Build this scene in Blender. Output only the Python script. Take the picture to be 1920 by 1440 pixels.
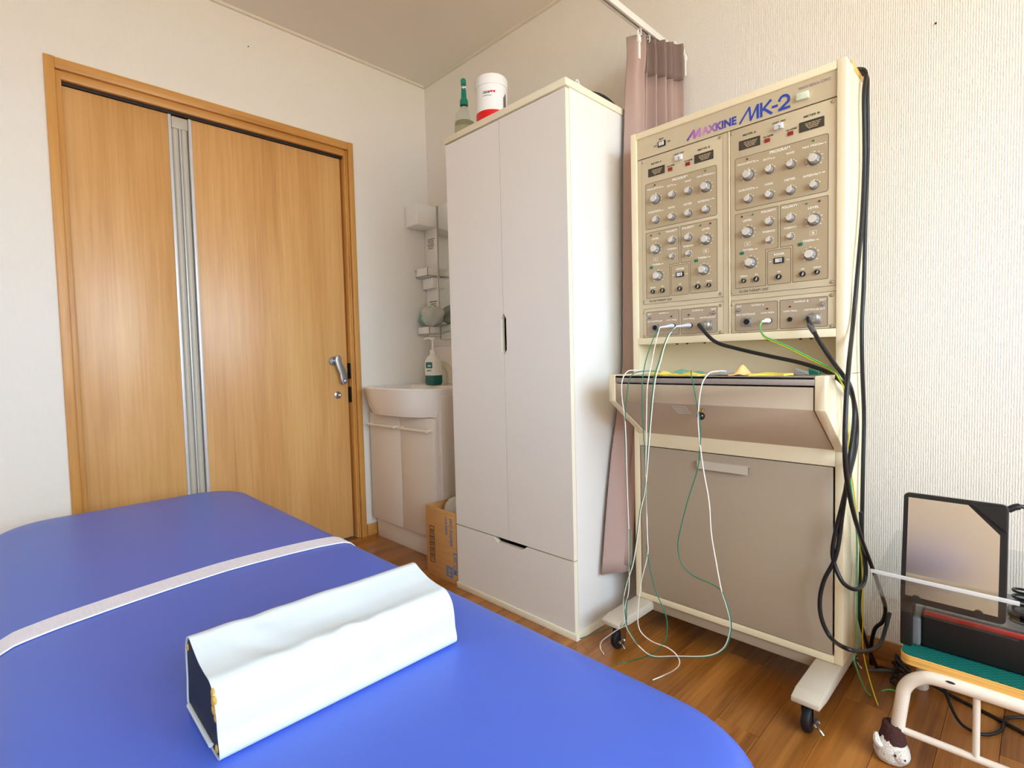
import bpy, bmesh, math, random
from mathutils import Vector, Matrix

random.seed(7)
for o in list(bpy.data.objects):
    bpy.data.objects.remove(o)
COL = bpy.context.scene.collection
SC = bpy.context.scene

# ------------------------------------------------------------------ camera
FPX = 988.648
CAM = Vector((-1.80777928, -2.46653831, 0.90))
YAW, PIT, ROL = (math.radians(a) for a in (44.728, -2.6935, -1.3718))
_f = Vector((math.sin(YAW) * math.cos(PIT), math.cos(YAW) * math.cos(PIT), math.sin(PIT)))
_r = Vector((math.cos(YAW), -math.sin(YAW), 0))
_u = _r.cross(_f)
CR = math.cos(ROL) * _r + math.sin(ROL) * _u
CU = -math.sin(ROL) * _r + math.cos(ROL) * _u
cam_data = bpy.data.cameras.new('camera')
cam_data.sensor_width = 36.0
cam_data.lens = FPX / 1920 * 36.0
cam_data.clip_start = 0.02
cam = bpy.data.objects.new('camera', cam_data)
M3 = Matrix((CR, CU, -_f)).transposed()
cam.matrix_world = Matrix.Translation(CAM) @ M3.to_4x4()
COL.objects.link(cam)
SC.camera = cam

def PX(px, py, ax, val):
    """photo pixel -> world point on the plane axis=val"""
    d = (px - 960) / FPX * CR - (py - 720) / FPX * CU + _f
    t = (val - CAM[ax]) / d[ax]
    return CAM + t * d

# ------------------------------------------------------------------ world, window light, exposure
ROOM_L, ROOM_F, CEIL = -3.0, -4.05, 2.43          # left wall x, front wall y, ceiling z
WX0, WX1, WZ0, WZ1 = -2.75, -0.25, 0.80, 2.30     # window behind the camera
w = bpy.data.worlds.new('sky'); SC.world = w
w.use_nodes = True
bg = w.node_tree.nodes['Background']
bg.inputs[0].default_value = (0.67, 0.84, 1.0, 1)
bg.inputs[1].default_value = 10.5
pl = bpy.data.lights.new('window_front_offscreen', 'AREA')
pl.shape = 'RECTANGLE'; pl.size = WX1 - WX0; pl.size_y = WZ1 - WZ0
pl.cycles.is_portal = True
po = bpy.data.objects.new('window_front_offscreen', pl)
po.location = ((WX0 + WX1) / 2, ROOM_F - 0.05, (WZ0 + WZ1) / 2)
po.rotation_euler = (math.radians(90), 0, 0)      # -Z points to +y, into the room
COL.objects.link(po)
# high sun on the window side: it lights the ground outside and a patch of floor under the window, behind the camera
sl = bpy.data.lights.new('sun_offscreen', 'SUN'); sl.energy = 20.0; sl.angle = 0.009; sl.color = (1.0, 0.95, 0.76)
so = bpy.data.objects.new('sun_offscreen', sl); so.rotation_euler = (math.radians(20), 0, 0); so.location = (-1.5, -8, 14)
COL.objects.link(so)
vs = SC.view_settings
vs.view_transform = 'Standard'; vs.look = 'None'; vs.gamma = 1.0; vs.use_curve_mapping = False
vs.exposure = 0.2
SC.cycles.max_bounces = 10
SC.cycles.diffuse_bounces = 6
SC.cycles.transparent_max_bounces = 12

# ------------------------------------------------------------------ materials
def lin(c):
    return tuple((v / 12.92 if v <= 0.04045 else ((v + 0.055) / 1.055) ** 2.4) for v in (x / 255 for x in c))

MATS = {}
def mat(name, rgb, rough=0.5, metal=0.0, spec=0.5, noise=None, bump=None, coat=0.0, trans=0.0, alpha=None, var=0.0, ior=1.45, emit=0):
    """noise=(sx,sy,sz,amount) colour mottling, bump=(sx,sy,sz,strength,distance)"""
    m = bpy.data.materials.new(name); m.use_nodes = True
    nt = m.node_tree; b = nt.nodes['Principled BSDF']
    c = lin(rgb)
    b.inputs['Base Color'].default_value = (*c, 1)
    b.inputs['Roughness'].default_value = rough
    b.inputs['Metallic'].default_value = metal
    b.inputs['Specular IOR Level'].default_value = spec
    b.inputs['IOR'].default_value = ior
    b.inputs['Coat Weight'].default_value = coat
    b.inputs['Coat Roughness'].default_value = 0.15
    b.inputs['Transmission Weight'].default_value = trans
    if alpha is not None: b.inputs['Alpha'].default_value = alpha
    if noise or bump:
        tc = nt.nodes.new('ShaderNodeTexCoord')
    if noise:
        mp = nt.nodes.new('ShaderNodeMapping'); mp.inputs['Scale'].default_value = noise[:3]
        nz = nt.nodes.new('ShaderNodeTexNoise'); nz.inputs['Scale'].default_value = 1.0
        nz.inputs['Detail'].default_value = 5.0
        rp = nt.nodes.new('ShaderNodeValToRGB')
        a = noise[3]
        rp.color_ramp.elements[0].position = 0.3; rp.color_ramp.elements[1].position = 0.7
        rp.color_ramp.elements[0].color = (*(max(0, v * (1 - a)) for v in c), 1)
        rp.color_ramp.elements[1].color = (*(min(1, v * (1 + a)) for v in c), 1)
        nt.links.new(tc.outputs['Object'], mp.inputs['Vector']); nt.links.new(mp.outputs[0], nz.inputs['Vector'])
        nt.links.new(nz.outputs['Fac'], rp.inputs[0]); nt.links.new(rp.outputs[0], b.inputs['Base Color'])
    if bump:
        mp = nt.nodes.new('ShaderNodeMapping'); mp.inputs['Scale'].default_value = bump[:3]
        nz = nt.nodes.new('ShaderNodeTexNoise'); nz.inputs['Scale'].default_value = 1.0; nz.inputs['Detail'].default_value = 2.0
        bp = nt.nodes.new('ShaderNodeBump'); bp.inputs['Strength'].default_value = bump[3]; bp.inputs['Distance'].default_value = bump[4]
        nt.links.new(tc.outputs['Object'], mp.inputs['Vector']); nt.links.new(mp.outputs[0], nz.inputs['Vector'])
        nt.links.new(nz.outputs['Fac'], bp.inputs['Height']); nt.links.new(bp.outputs[0], b.inputs['Normal'])
    MATS[name] = m
    return m

def wood_mat(name, dark, mid, light, axis, rough=0.45, grain=9.0, fine=90.0, coat=0.0, per_object=0.0, contrast=1.0, mid_pos=0.5):
    """wood with grain along axis: stretched noise + fine pores, optional per-object tone shift"""
    m = bpy.data.materials.new(name); m.use_nodes = True
    nt = m.node_tree; b = nt.nodes['Principled BSDF']
    b.inputs['Roughness'].default_value = rough
    b.inputs['Coat Weight'].default_value = coat; b.inputs['Coat Roughness'].default_value = 0.25
    tc = nt.nodes.new('ShaderNodeTexCoord')
    src = tc.outputs['Object']
    if per_object:
        oi = nt.nodes.new('ShaderNodeObjectInfo')
        mul = nt.nodes.new('ShaderNodeVectorMath'); mul.operation = 'SCALE'
        mul.inputs[0].default_value = (13.1, 7.7, 5.3)
        nt.links.new(oi.outputs['Random'], mul.inputs['Scale'])
        ad = nt.nodes.new('ShaderNodeVectorMath'); ad.operation = 'ADD'
        nt.links.new(src, ad.inputs[0]); nt.links.new(mul.outputs[0], ad.inputs[1]); src = ad.outputs[0]
    def stretched(s, along, detail, dist):
        mp = nt.nodes.new('ShaderNodeMapping')
        sc = [s, s, s]; sc[axis] = along
        mp.inputs['Scale'].default_value = sc
        nz = nt.nodes.new('ShaderNodeTexNoise'); nz.inputs['Scale'].default_value = 1.0
        nz.inputs['Detail'].default_value = detail; nz.inputs['Distortion'].default_value = dist
        nt.links.new(src, mp.inputs['Vector']); nt.links.new(mp.outputs[0], nz.inputs['Vector'])
        return nz.outputs['Fac']
    a = stretched(grain, grain * 0.09, 4.0, 0.6)
    f = stretched(fine, fine * 0.03, 3.0, 0.0)
    mx = nt.nodes.new('ShaderNodeMix'); mx.data_type = 'FLOAT'; mx.inputs[0].default_value = 0.35
    nt.links.new(a, mx.inputs[2]); nt.links.new(f, mx.inputs[3])
    rp = nt.nodes.new('ShaderNodeValToRGB')
    e = rp.color_ramp.elements
    e[0].position = 0.5 - 0.2 / contrast; e[1].position = 0.5 + 0.2 / contrast
    e[0].color = (*lin(dark), 1); e[1].color = (*lin(light), 1)
    k = e.new(mid_pos); k.color = (*lin(mid), 1)
    nt.links.new(mx.outputs[0], rp.inputs[0])
    out = rp.outputs[0]
    if per_object:
        hv = nt.nodes.new('ShaderNodeHueSaturation')
        mr = nt.nodes.new('ShaderNodeMapRange')
        mr.inputs['To Min'].default_value = 1 - per_object; mr.inputs['To Max'].default_value = 1 + per_object
        nt.links.new(oi.outputs['Random'], mr.inputs[0]); nt.links.new(mr.outputs[0], hv.inputs['Value'])
        nt.links.new(out, hv.inputs['Color']); out = hv.outputs[0]
    nt.links.new(out, b.inputs['Base Color'])
    MATS[name] = m
    return m

def wallpaper(name, rgb, axis):
    """white ribbed vinyl wallpaper; axis = horizontal axis of the wall"""
    m = bpy.data.materials.new(name); m.use_nodes = True
    nt = m.node_tree; b = nt.nodes['Principled BSDF']
    b.inputs['Base Color'].default_value = (*lin(rgb), 1); b.inputs['Roughness'].default_value = 0.85
    b.inputs['Specular IOR Level'].default_value = 0.2
    tc = nt.nodes.new('ShaderNodeTexCoord')
    mp = nt.nodes.new('ShaderNodeMapping')
    sc = [0, 0, 150]; sc[axis] = 260
    mp.inputs['Scale'].default_value = sc
    nz = nt.nodes.new('ShaderNodeTexNoise'); nz.inputs['Scale'].default_value = 1.0; nz.inputs['Detail'].default_value = 1.0
    nt.links.new(tc.outputs['Object'], mp.inputs[0]); nt.links.new(mp.outputs[0], nz.inputs['Vector'])
    wv = nt.nodes.new('ShaderNodeTexWave'); wv.wave_type = 'BANDS'; wv.bands_direction = 'XYZ'[axis]
    wv.inputs['Scale'].default_value = 60.0; wv.inputs['Distortion'].default_value = 1.2
    wv.inputs['Detail'].default_value = 2.0; wv.inputs['Detail Scale'].default_value = 2.0
    nt.links.new(tc.outputs['Object'], wv.inputs['Vector'])
    ad = nt.nodes.new('ShaderNodeMath'); ad.operation = 'MULTIPLY_ADD'; ad.inputs[1].default_value = 0.45
    nt.links.new(wv.outputs['Fac'], ad.inputs[0]); nt.links.new(nz.outputs['Fac'], ad.inputs[2])
    bp = nt.nodes.new('ShaderNodeBump'); bp.inputs['Strength'].default_value = 0.75 if axis else 0.5; bp.inputs['Distance'].default_value = 0.0013
    nt.links.new(ad.outputs[0], bp.inputs['Height']); nt.links.new(bp.outputs[0], b.inputs['Normal'])
    MATS[name] = m
    return m

wallpaper('wallpaper_x', (236, 230, 220), 0)
wallpaper('wallpaper_y', (236, 230, 220), 1)
mat('ceiling', (232, 226, 215), 0.9, bump=(120, 120, 120, 0.3, 0.001))
mat('trim_white', (226, 218, 202), 0.6)
wood_mat('door_wood', (192, 138, 76), (211, 159, 96), (223, 177, 114), 2, 0.38, grain=7, fine=120, coat=0.15)
wood_mat('frame_wood_z', (188, 128, 58), (204, 146, 74), (214, 160, 88), 2, 0.4, grain=22, fine=160)
wood_mat('frame_wood_x', (188, 128, 58), (204, 146, 74), (214, 160, 88), 0, 0.4, grain=22, fine=160)
wood_mat('floor_wood', (100, 56, 18), (152, 95, 38), (182, 122, 56), 0, 0.3, grain=16, fine=130, coat=0.25, per_object=0.16)
wood_mat('base_wood_y', (150, 98, 46), (176, 120, 62), (190, 136, 76), 1, 0.45, grain=20, fine=120)
mat('ply_edge', (228, 176, 92), 0.5, noise=(3, 3, 420, 0.3))
mat('subfloor', (134, 96, 58), 0.9)
mat('alu', (214, 214, 216), 0.35, metal=0.25, spec=0.6)
mat('alu_tube', (192, 184, 168), 0.5, metal=0.1)
mat('track_dark', (52, 46, 42), 0.5, metal=0.4)
mat('chrome', (176, 176, 180), 0.2, metal=1.0)
mat('satin', (176, 175, 174), 0.36, metal=0.9)
mat('brass', (190, 150, 80), 0.3, metal=0.9)
mat('badge_blue', (52, 92, 178), 0.4)
mat('white_lam', (234, 231, 226), 0.36, spec=0.4)
mat('white_edge', (238, 230, 206), 0.5)
mat('vanity', (226, 217, 205), 0.4)
mat('ceramic', (240, 233, 224), 0.12, coat=0.5)
mat('vanity_handle', (236, 228, 208), 0.3)
mat('mirror', (236, 240, 236), 0.03, metal=1.0)
mat('plastic_white', (240, 238, 232), 0.35)
mat('plastic_offwhite', (232, 224, 206), 0.4)
mat('print_grey', (110, 106, 100), 0.7)
mat('print_black', (34, 32, 32), 0.6)
mat('print_white', (250, 246, 236), 0.6)
mat('bottle_clear', (238, 244, 236), 0.08, trans=0.95, ior=1.2)
mat('liquid_pale', (214, 206, 170), 0.1, trans=0.85, ior=1.3)
mat('green_plastic', (0, 128, 104), 0.35)
mat('teal_liquid', (24, 110, 104), 0.15, trans=0.2)
mat('teal_label', (0, 112, 110), 0.5)
mat('tub_white', (246, 246, 246), 0.3, coat=0.2)
mat('red_band', (222, 28, 30), 0.35)
mat('bag_plastic', (206, 210, 200), 0.3, alpha=0.85)
mat('bag_green', (112, 158, 134), 0.3)
mat('cardboard', (196, 146, 88), 0.85, noise=(8, 8, 60, 0.08))
mat('carton_blue', (98, 128, 168), 0.8)
mat('carton_black', (52, 42, 36), 0.8)
mat('black_fabric', (34, 32, 34), 0.7)
mat('curtain_face', (180, 153, 143), 0.9, bump=(700, 700, 700, 0.2, 0.0005))
mat('curtain_back', (180, 153, 143), 0.9, bump=(700, 700, 700, 0.2, 0.0005))
mat('curtain_tape', (136, 114, 104), 0.9, bump=(700, 700, 700, 0.2, 0.0005))
mat('rail_white', (238, 238, 234), 0.35, metal=0.2)
mat('cream', (240, 226, 192), 0.36, spec=0.5)
mat('panel_beige', (208, 193, 162), 0.42, metal=0.1)
mat('panel_field', (186, 168, 136), 0.45, metal=0.1)
mat('panel_line', (92, 80, 66), 0.6)
mat('out_field', (178, 160, 136), 0.45, metal=0.1)
mat('door_greige', (172, 157, 136), 0.5)
mat('tray_greige', (196, 180, 156), 0.45)
mat('foot_paint', (202, 192, 174), 0.35)
mat('steel', (196, 190, 182), 0.5, metal=1.0, noise=(2, 400, 400, 0.05))
mat('knob_side', (172, 174, 178), 0.35, metal=0.6)
mat('knob_cap', (234, 229, 222), 0.3, metal=0.4)
mat('knob_skirt', (112, 110, 108), 0.45, metal=0.5)
mat('black_gloss', (22, 22, 24), 0.25, coat=0.3)
mat('black_rubber', (24, 24, 26), 0.55)
mat('black_cable', (26, 26, 28), 0.38)
mat('grey_cable', (96, 92, 90), 0.5)
mat('meter_dark', (60, 52, 44), 0.25, coat=0.6)
mat('meter_face', (66, 60, 52), 0.15, coat=0.8)
mat('meter_print', (236, 208, 168), 0.6)
mat('led_red', (112, 28, 24), 0.3)
mat('led_green', (64, 128, 70), 0.3)
mat('alarm_red', (150, 28, 26), 0.3, coat=0.3)
mat('btn_green', (10, 112, 86), 0.35, coat=0.3)
mat('btn_clear', (222, 224, 226), 0.15, coat=0.5)
mat('btn_pale', (222, 232, 208), 0.2, coat=0.5)
mat('lead_white', (240, 234, 224), 0.45)
mat('lead_green', (22, 122, 92), 0.45)
mat('lead_bright', (86, 190, 110), 0.45)
mat('lead_yellow', (216, 206, 40), 0.45)
mat('plug_lilac', (206, 206, 222), 0.4)
mat('pad_yellow', (240, 220, 100), 0.8, noise=(60, 60, 60, 0.06))
mat('pad_orange', (236, 196, 128), 0.85, noise=(60, 60, 60, 0.06))
mat('pad_green', (120, 176, 150), 0.7)
mat('pad_grey', (176, 178, 180), 0.7)
mat('bed_blue', (74, 104, 210), 0.36, spec=0.5, bump=(900, 900, 900, 0.15, 0.0004))
mat('bed_trim', (34, 34, 42), 0.6)
mat('strap_cloth', (230, 231, 246), 0.95, noise=(200, 30, 200, 0.04), bump=(500, 500, 500, 0.5, 0.001))
mat('vinyl_white', (204, 215, 222), 0.55)
mat('core_navy', (26, 34, 50), 0.6)
mat('foam_yellow', (206, 170, 84), 0.95, bump=(300, 300, 300, 0.8, 0.003))
mat('tube_white', (240, 230, 214), 0.22, coat=0.4)
mat('stool_green', (0, 104, 92), 0.6)
mat('sock_white', (232, 226, 216), 0.95, bump=(260, 260, 260, 0.9, 0.004))
mat('sock_brown', (74, 44, 40), 0.95, bump=(260, 260, 260, 0.9, 0.004))
mat('chip_dark', (50, 40, 34), 0.8)
mat('acrylic_highlight', (244, 246, 248), 0.15, alpha=0.55)  # bright highlight along the acrylic lip, put into its whitish colour
mat('plate_steel', (230, 216, 192), 0.22, metal=1.0)
mat('dev_black', (30, 28, 28), 0.4)
mat('case_black', (20, 18, 18), 0.5)
mat('case_red', (162, 32, 30), 0.45)
mat('case_grey', (112, 112, 114), 0.45)
mat('ground', (156, 134, 100), 0.9)
wood_mat('panelling', (150, 100, 52), (178, 126, 72), (196, 148, 92), 2, 0.5, grain=8, fine=110)

# bed leatherette: colour is constant; logo print changes hue along the lettering
def logo_mat():
    m = bpy.data.materials.new('logo_print'); m.use_nodes = True
    nt = m.node_tree; b = nt.nodes['Principled BSDF']; b.inputs['Roughness'].default_value = 0.5
    tc = nt.nodes.new('ShaderNodeTexCoord'); sp = nt.nodes.new('ShaderNodeSeparateXYZ')
    rp = nt.nodes.new('ShaderNodeValToRGB')
    nt.links.new(tc.outputs['Generated'], sp.inputs[0]); nt.links.new(sp.outputs['Y'], rp.inputs[0])
    e = rp.color_ramp.elements      # generated y runs from the end of the lettering (0) to its start (1)
    e[0].position = 0.0; e[0].color = (*lin((44, 74, 170)), 1)
    e[1].position = 1.0; e[1].color = (*lin((84, 60, 150)), 1)
    for p, c in ((0.52, (44, 70, 176)), (0.62, (70, 60, 160)), (0.82, (204, 140, 200)), (0.92, (170, 110, 190))):
        k = e.new(p); k.color = (*lin(c), 1)
    nt.links.new(rp.outputs[0], b.inputs['Base Color'])
    MATS['logo_print'] = m
logo_mat()

def acrylic_mat():
    m = bpy.data.materials.new('acrylic'); m.use_nodes = True
    nt = m.node_tree; out = nt.nodes['Material Output']; nt.nodes.remove(nt.nodes['Principled BSDF'])
    tr = nt.nodes.new('ShaderNodeBsdfTransparent'); tr.inputs[0].default_value = (0.96, 0.97, 0.97, 1)
    gl = nt.nodes.new('ShaderNodeBsdfGlossy'); gl.inputs['Roughness'].default_value = 0.05
    lw = nt.nodes.new('ShaderNodeLayerWeight'); lw.inputs[0].default_value = 0.25
    fr = nt.nodes.new('ShaderNodeMath'); fr.operation = 'MULTIPLY_ADD'; fr.inputs[1].default_value = 0.35; fr.inputs[2].default_value = 0.03
    nt.links.new(lw.outputs['Facing'], fr.inputs[0])
    mx = nt.nodes.new('ShaderNodeMixShader')
    nt.links.new(fr.outputs[0], mx.inputs[0]); nt.links.new(tr.outputs[0], mx.inputs[1]); nt.links.new(gl.outputs[0], mx.inputs[2])
    nt.links.new(mx.outputs[0], out.inputs[0]); MATS['acrylic'] = m
acrylic_mat()

def stool_top_mat():
    m = MATS['stool_green']; nt = m.node_tree; b = nt.nodes['Principled BSDF']
    tc = nt.nodes.new('ShaderNodeTexCoord'); ck = nt.nodes.new('ShaderNodeTexChecker')
    ck.inputs['Scale'].default_value = 160; ck.inputs['Color1'].default_value = (*lin((0, 112, 100)), 1); ck.inputs['Color2'].default_value = (*lin((0, 86, 78)), 1)
    nt.links.new(tc.outputs['Object'], ck.inputs['Vector']); nt.links.new(ck.outputs['Color'], b.inputs['Base Color'])
    bp = nt.nodes.new('ShaderNodeBump'); bp.inputs['Strength'].default_value = 0.5; bp.inputs['Distance'].default_value = 0.001
    nt.links.new(ck.outputs['Fac'], bp.inputs['Height']); nt.links.new(bp.outputs[0], b.inputs['Normal'])
stool_top_mat()

# ------------------------------------------------------------------ mesh helpers
def catmull(pts, sub=6, closed=False):
    pts = [Vector(p) for p in pts]
    if len(pts) < 3 or sub <= 1: return pts
    n = len(pts); out = []
    rng = range(n) if closed else range(n - 1)
    for i in rng:
        if closed:
            p0, p1, p2, p3 = pts[(i - 1) % n], pts[i], pts[(i + 1) % n], pts[(i + 2) % n]
        else:
            p1, p2 = pts[i], pts[i + 1]
            p0 = pts[i - 1] if i else p1 * 2 - p2
            p3 = pts[i + 2] if i + 2 < n else p2 * 2 - p1
        for k in range(sub):
            t = k / sub
            out.append(0.5 * ((2 * p1) + (p2 - p0) * t + (2 * p0 - 5 * p1 + 4 * p2 - p3) * t * t + (3 * p1 - p0 - 3 * p2 + p3) * t ** 3))
    if not closed: out.append(pts[-1])
    return out

class MB:
    def __init__(self):
        self.bm = bmesh.new(); self.mi = 0
    def _merge(self, b2):
        me = bpy.data.meshes.new('tmp')
        for f in b2.faces: f.material_index = self.mi
        b2.to_mesh(me); b2.free(); self.bm.from_mesh(me); bpy.data.meshes.remove(me)
    def m(self, i): self.mi = i; return self
    def box(self, x0, x1, y0, y1, z0, z1, bev=0.0, seg=2):
        b = bmesh.new()
        bmesh.ops.create_cube(b, size=1)
        for v in b.verts:
            v.co = Vector(((x0 + x1) / 2 + v.co.x * (x1 - x0), (y0 + y1) / 2 + v.co.y * (y1 - y0), (z0 + z1) / 2 + v.co.z * (z1 - z0)))
        if x1 < x0 or y1 < y0 or z1 < z0: bmesh.ops.recalc_face_normals(b, faces=b.faces)
        if bev: bmesh.ops.bevel(b, geom=b.edges[:], offset=bev, segments=seg, affect='EDGES', profile=0.5)
        self._merge(b); return self
    def prism(self, poly, axis, a0, a1, bev=0.0, seg=1):
        """extrude a 2-D polygon along axis; poly in the two other axes (in xyz order)"""
        b = bmesh.new()
        def P(p, a):
            c = [p[0], p[1]]; c.insert(axis, a); return Vector(c)
        lo = [b.verts.new(P(p, a0)) for p in poly]; hi = [b.verts.new(P(p, a1)) for p in poly]
        n = len(poly)
        b.faces.new(lo); b.faces.new(hi)
        for i in range(n): b.faces.new((lo[i], lo[(i + 1) % n], hi[(i + 1) % n], hi[i]))
        bmesh.ops.recalc_face_normals(b, faces=b.faces)
        if bev: bmesh.ops.bevel(b, geom=b.edges[:], offset=bev, segments=seg, affect='EDGES', profile=0.5)
        self._merge(b); return self
    def poly(self, pts):
        vs_ = [self.bm.verts.new(Vector(p)) for p in pts]
        f = self.bm.faces.new(vs_); f.material_index = self.mi; return self
    def lathe(self, prof, c, axis=2, n=24, direction=1, scale=(1, 1)):
        """revolve [(radius, height)] about an axis through c"""
        b = bmesh.new(); rings = []
        c = Vector(c)
        for r, h in prof:
            ring = []
            for k in range(n if r > 1e-6 else 1):
                a = 2 * math.pi * k / n
                u, v = r * math.cos(a) * scale[0], r * math.sin(a) * scale[1]
                co = [u, v]; co.insert(axis, h * direction)
                ring.append(b.verts.new(c + Vector(co)))
            rings.append(ring)
        for A, B in zip(rings, rings[1:]):
            for k in range(n):
                k2 = (k + 1) % n
                if len(A) == 1 and len(B) == 1: continue
                if len(A) == 1: b.faces.new((A[0], B[k], B[k2]))
                elif len(B) == 1: b.faces.new((A[k], B[0], A[k2]))
                else: b.faces.new((A[k], B[k], B[k2], A[k2]))
        if len(rings[0]) > 1: b.faces.new(rings[0])
        if len(rings[-1]) > 1: b.faces.new(rings[-1])
        bmesh.ops.recalc_face_normals(b, faces=b.faces)
        self._merge(b); return self
    def tube(self, pts, r, n=8, sub=6, closed=False):
        pts = catmull(pts, sub, closed)
        q = [pts[0]]
        for p in pts[1:]:
            if (p - q[-1]).length > 1e-5: q.append(p)
        pts = q
        b = bmesh.new(); rings = []
        N = len(pts)
        up = None
        for i, p in enumerate(pts):
            if closed: t = pts[(i + 1) % N] - pts[i - 1]
            else: t = pts[min(i + 1, N - 1)] - pts[max(i - 1, 0)]
            if t.length < 1e-9: t = Vector((0, 0, 1))
            t.normalize()
            if up is None:
                up = t.cross(Vector((0.31, 0.47, 0.83)))
                if up.length < 1e-4: up = t.cross(Vector((1, 0, 0)))
                up.normalize()
            else:
                up = up - t * up.dot(t)
                if up.length < 1e-6: up = t.orthogonal()
                up.normalize()
            sd = t.cross(up)
            rr = r(i / (N - 1)) if callable(r) else r
            rings.append([b.verts.new(p + rr * (math.cos(2 * math.pi * k / n) * up + math.sin(2 * math.pi * k / n) * sd)) for k in range(n)])
        pairs = list(zip(rings, rings[1:]))
        if closed: pairs.append((rings[-1], rings[0]))
        for A, B in pairs:
            for k in range(n): b.faces.new((A[k], A[(k + 1) % n], B[(k + 1) % n], B[k]))
        if not closed:
            b.faces.new(rings[0]); b.faces.new(rings[-1])
        bmesh.ops.recalc_face_normals(b, faces=b.faces)
        self._merge(b); return self
    def grid(self, fn, nu, nv, closed_u=False):
        vs_ = [[self.bm.verts.new(Vector(fn(i / (nu if closed_u else nu - 1), j / (nv - 1)))) for i in range(nu)] for j in range(nv)]
        for j in range(nv - 1):
            for i in range(nu if closed_u else nu - 1):
                i2 = (i + 1) % nu
                f = self.bm.faces.new((vs_[j][i], vs_[j][i2], vs_[j + 1][i2], vs_[j + 1][i])); f.material_index = self.mi
        return vs_
    def sphere(self, c, r, n=12, scale=(1, 1, 1)):
        b = bmesh.new(); bmesh.ops.create_uvsphere(b, u_segments=n, v_segments=max(6, n // 2 + 2), radius=1)
        for v in b.verts: v.co = Vector(c) + Vector((v.co.x * r * scale[0], v.co.y * r * scale[1], v.co.z * r * scale[2]))
        self._merge(b); return self

ORG = {}
def link(name, mb, mats, parent=None, smooth=True, angle=35, base=None):
    me = bpy.data.meshes.new(name)
    mb.bm.to_mesh(me); mb.bm.free()
    if isinstance(mats, str): mats = [mats]
    for k in mats: me.materials.append(MATS[k])
    o = bpy.data.objects.new(name, me); COL.objects.link(o)
    if parent is not None:
        og = ORG[parent.as_pointer()]
        o.parent = parent
    else:
        if base is None:
            xs = [v.co for v in me.vertices]
            og = Vector(((min(v.x for v in xs) + max(v.x for v in xs)) / 2, (min(v.y for v in xs) + max(v.y for v in xs)) / 2, min(v.z for v in xs)))
        else: og = Vector(base)
        o.location = og
    me.transform(Matrix.Translation(-og))
    ORG[o.as_pointer()] = og
    if smooth and len(me.polygons):
        me.polygons.foreach_set('use_smooth', [True] * len(me.polygons))
        me.set_sharp_from_angle(angle=math.radians(angle))
    me.update()
    return o

def tag(o, label=None, cat=None, group=None, kind=None):
    if label: o['label'] = label
    if cat: o['category'] = cat
    if group: o['group'] = group
    if kind: o['kind'] = kind
    return o

def thing(name, label, cat, loc, group=None, kind=None):
    e = bpy.data.objects.new(name, None); COL.objects.link(e)
    e.empty_display_size = 0.05
    e.location = loc; ORG[e.as_pointer()] = Vector(loc)
    return tag(e, label, cat, group, kind)

def structure(name, mb, mats, label=None, **k):
    return tag(link(name, mb, mats, **k), label, None, None, 'structure')

def text_into(mb, s, width, height, place, bold=0.0, shear=0.0, align='C', off=0.0, space=1.0):
    """flat lettering of given width and height; place(u, v) -> world point (u right, v up)"""
    cu = bpy.data.curves.new('txt', 'FONT'); cu.body = s; cu.resolution_u = 3; cu.offset = bold; cu.shear = shear
    cu.space_character = space
    ob = bpy.data.objects.new('txt', cu); COL.objects.link(ob)
    dg = bpy.context.evaluated_depsgraph_get(); dg.update()
    me = bpy.data.meshes.new_from_object(ob.evaluated_get(dg))
    xs = [v.co.x for v in me.vertices]; ys = [v.co.y for v in me.vertices]
    x0, x1, y0, y1 = min(xs), max(xs), min(ys), max(ys)
    base = len(mb.bm.verts)
    vv = []
    for v in me.vertices:
        u = (v.co.x - x0) / (x1 - x0) - (0.5 if align == 'C' else 0)
        t = (v.co.y - y0) / (y1 - y0) - 0.5
        vv.append(mb.bm.verts.new(place(u * width, t * height)))
    for p in me.polygons:
        try:
            f = mb.bm.faces.new([vv[i] for i in p.vertices]); f.material_index = mb.mi
        except ValueError: pass
    bpy.data.objects.remove(ob); bpy.data.curves.remove(cu); bpy.data.meshes.remove(me)

def on_x(c, x=None):
    """placer for print on a surface that faces -x, centred at c"""
    c = Vector(c); xx = c.x if x is None else x
    return lambda u, v: Vector((xx, c.y - u, c.z + v))

def bars(mb, width, height, place, n):
    """a line of print too small to read: a row of short strokes"""
    u = -width / 2; rnd = random.Random(n * 31 + int(width * 9999))
    ws = [0.5 + rnd.random() for _ in range(n)]
    k = width * 0.84 / sum(ws)
    for w_ in ws:
        seg = max(1, int(w_ * k / 0.01))
        for s_ in range(seg):
            a, b = u + w_ * k * s_ / seg, u + w_ * k * (s_ + 1) / seg
            mb.poly([place(a, -height / 2), place(b, -height / 2), place(b, height / 2), place(a, height / 2)])
        u += w_ * k + width * 0.16 / max(1, n - 1)

# ================================================================== ROOM
T = 0.12
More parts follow.
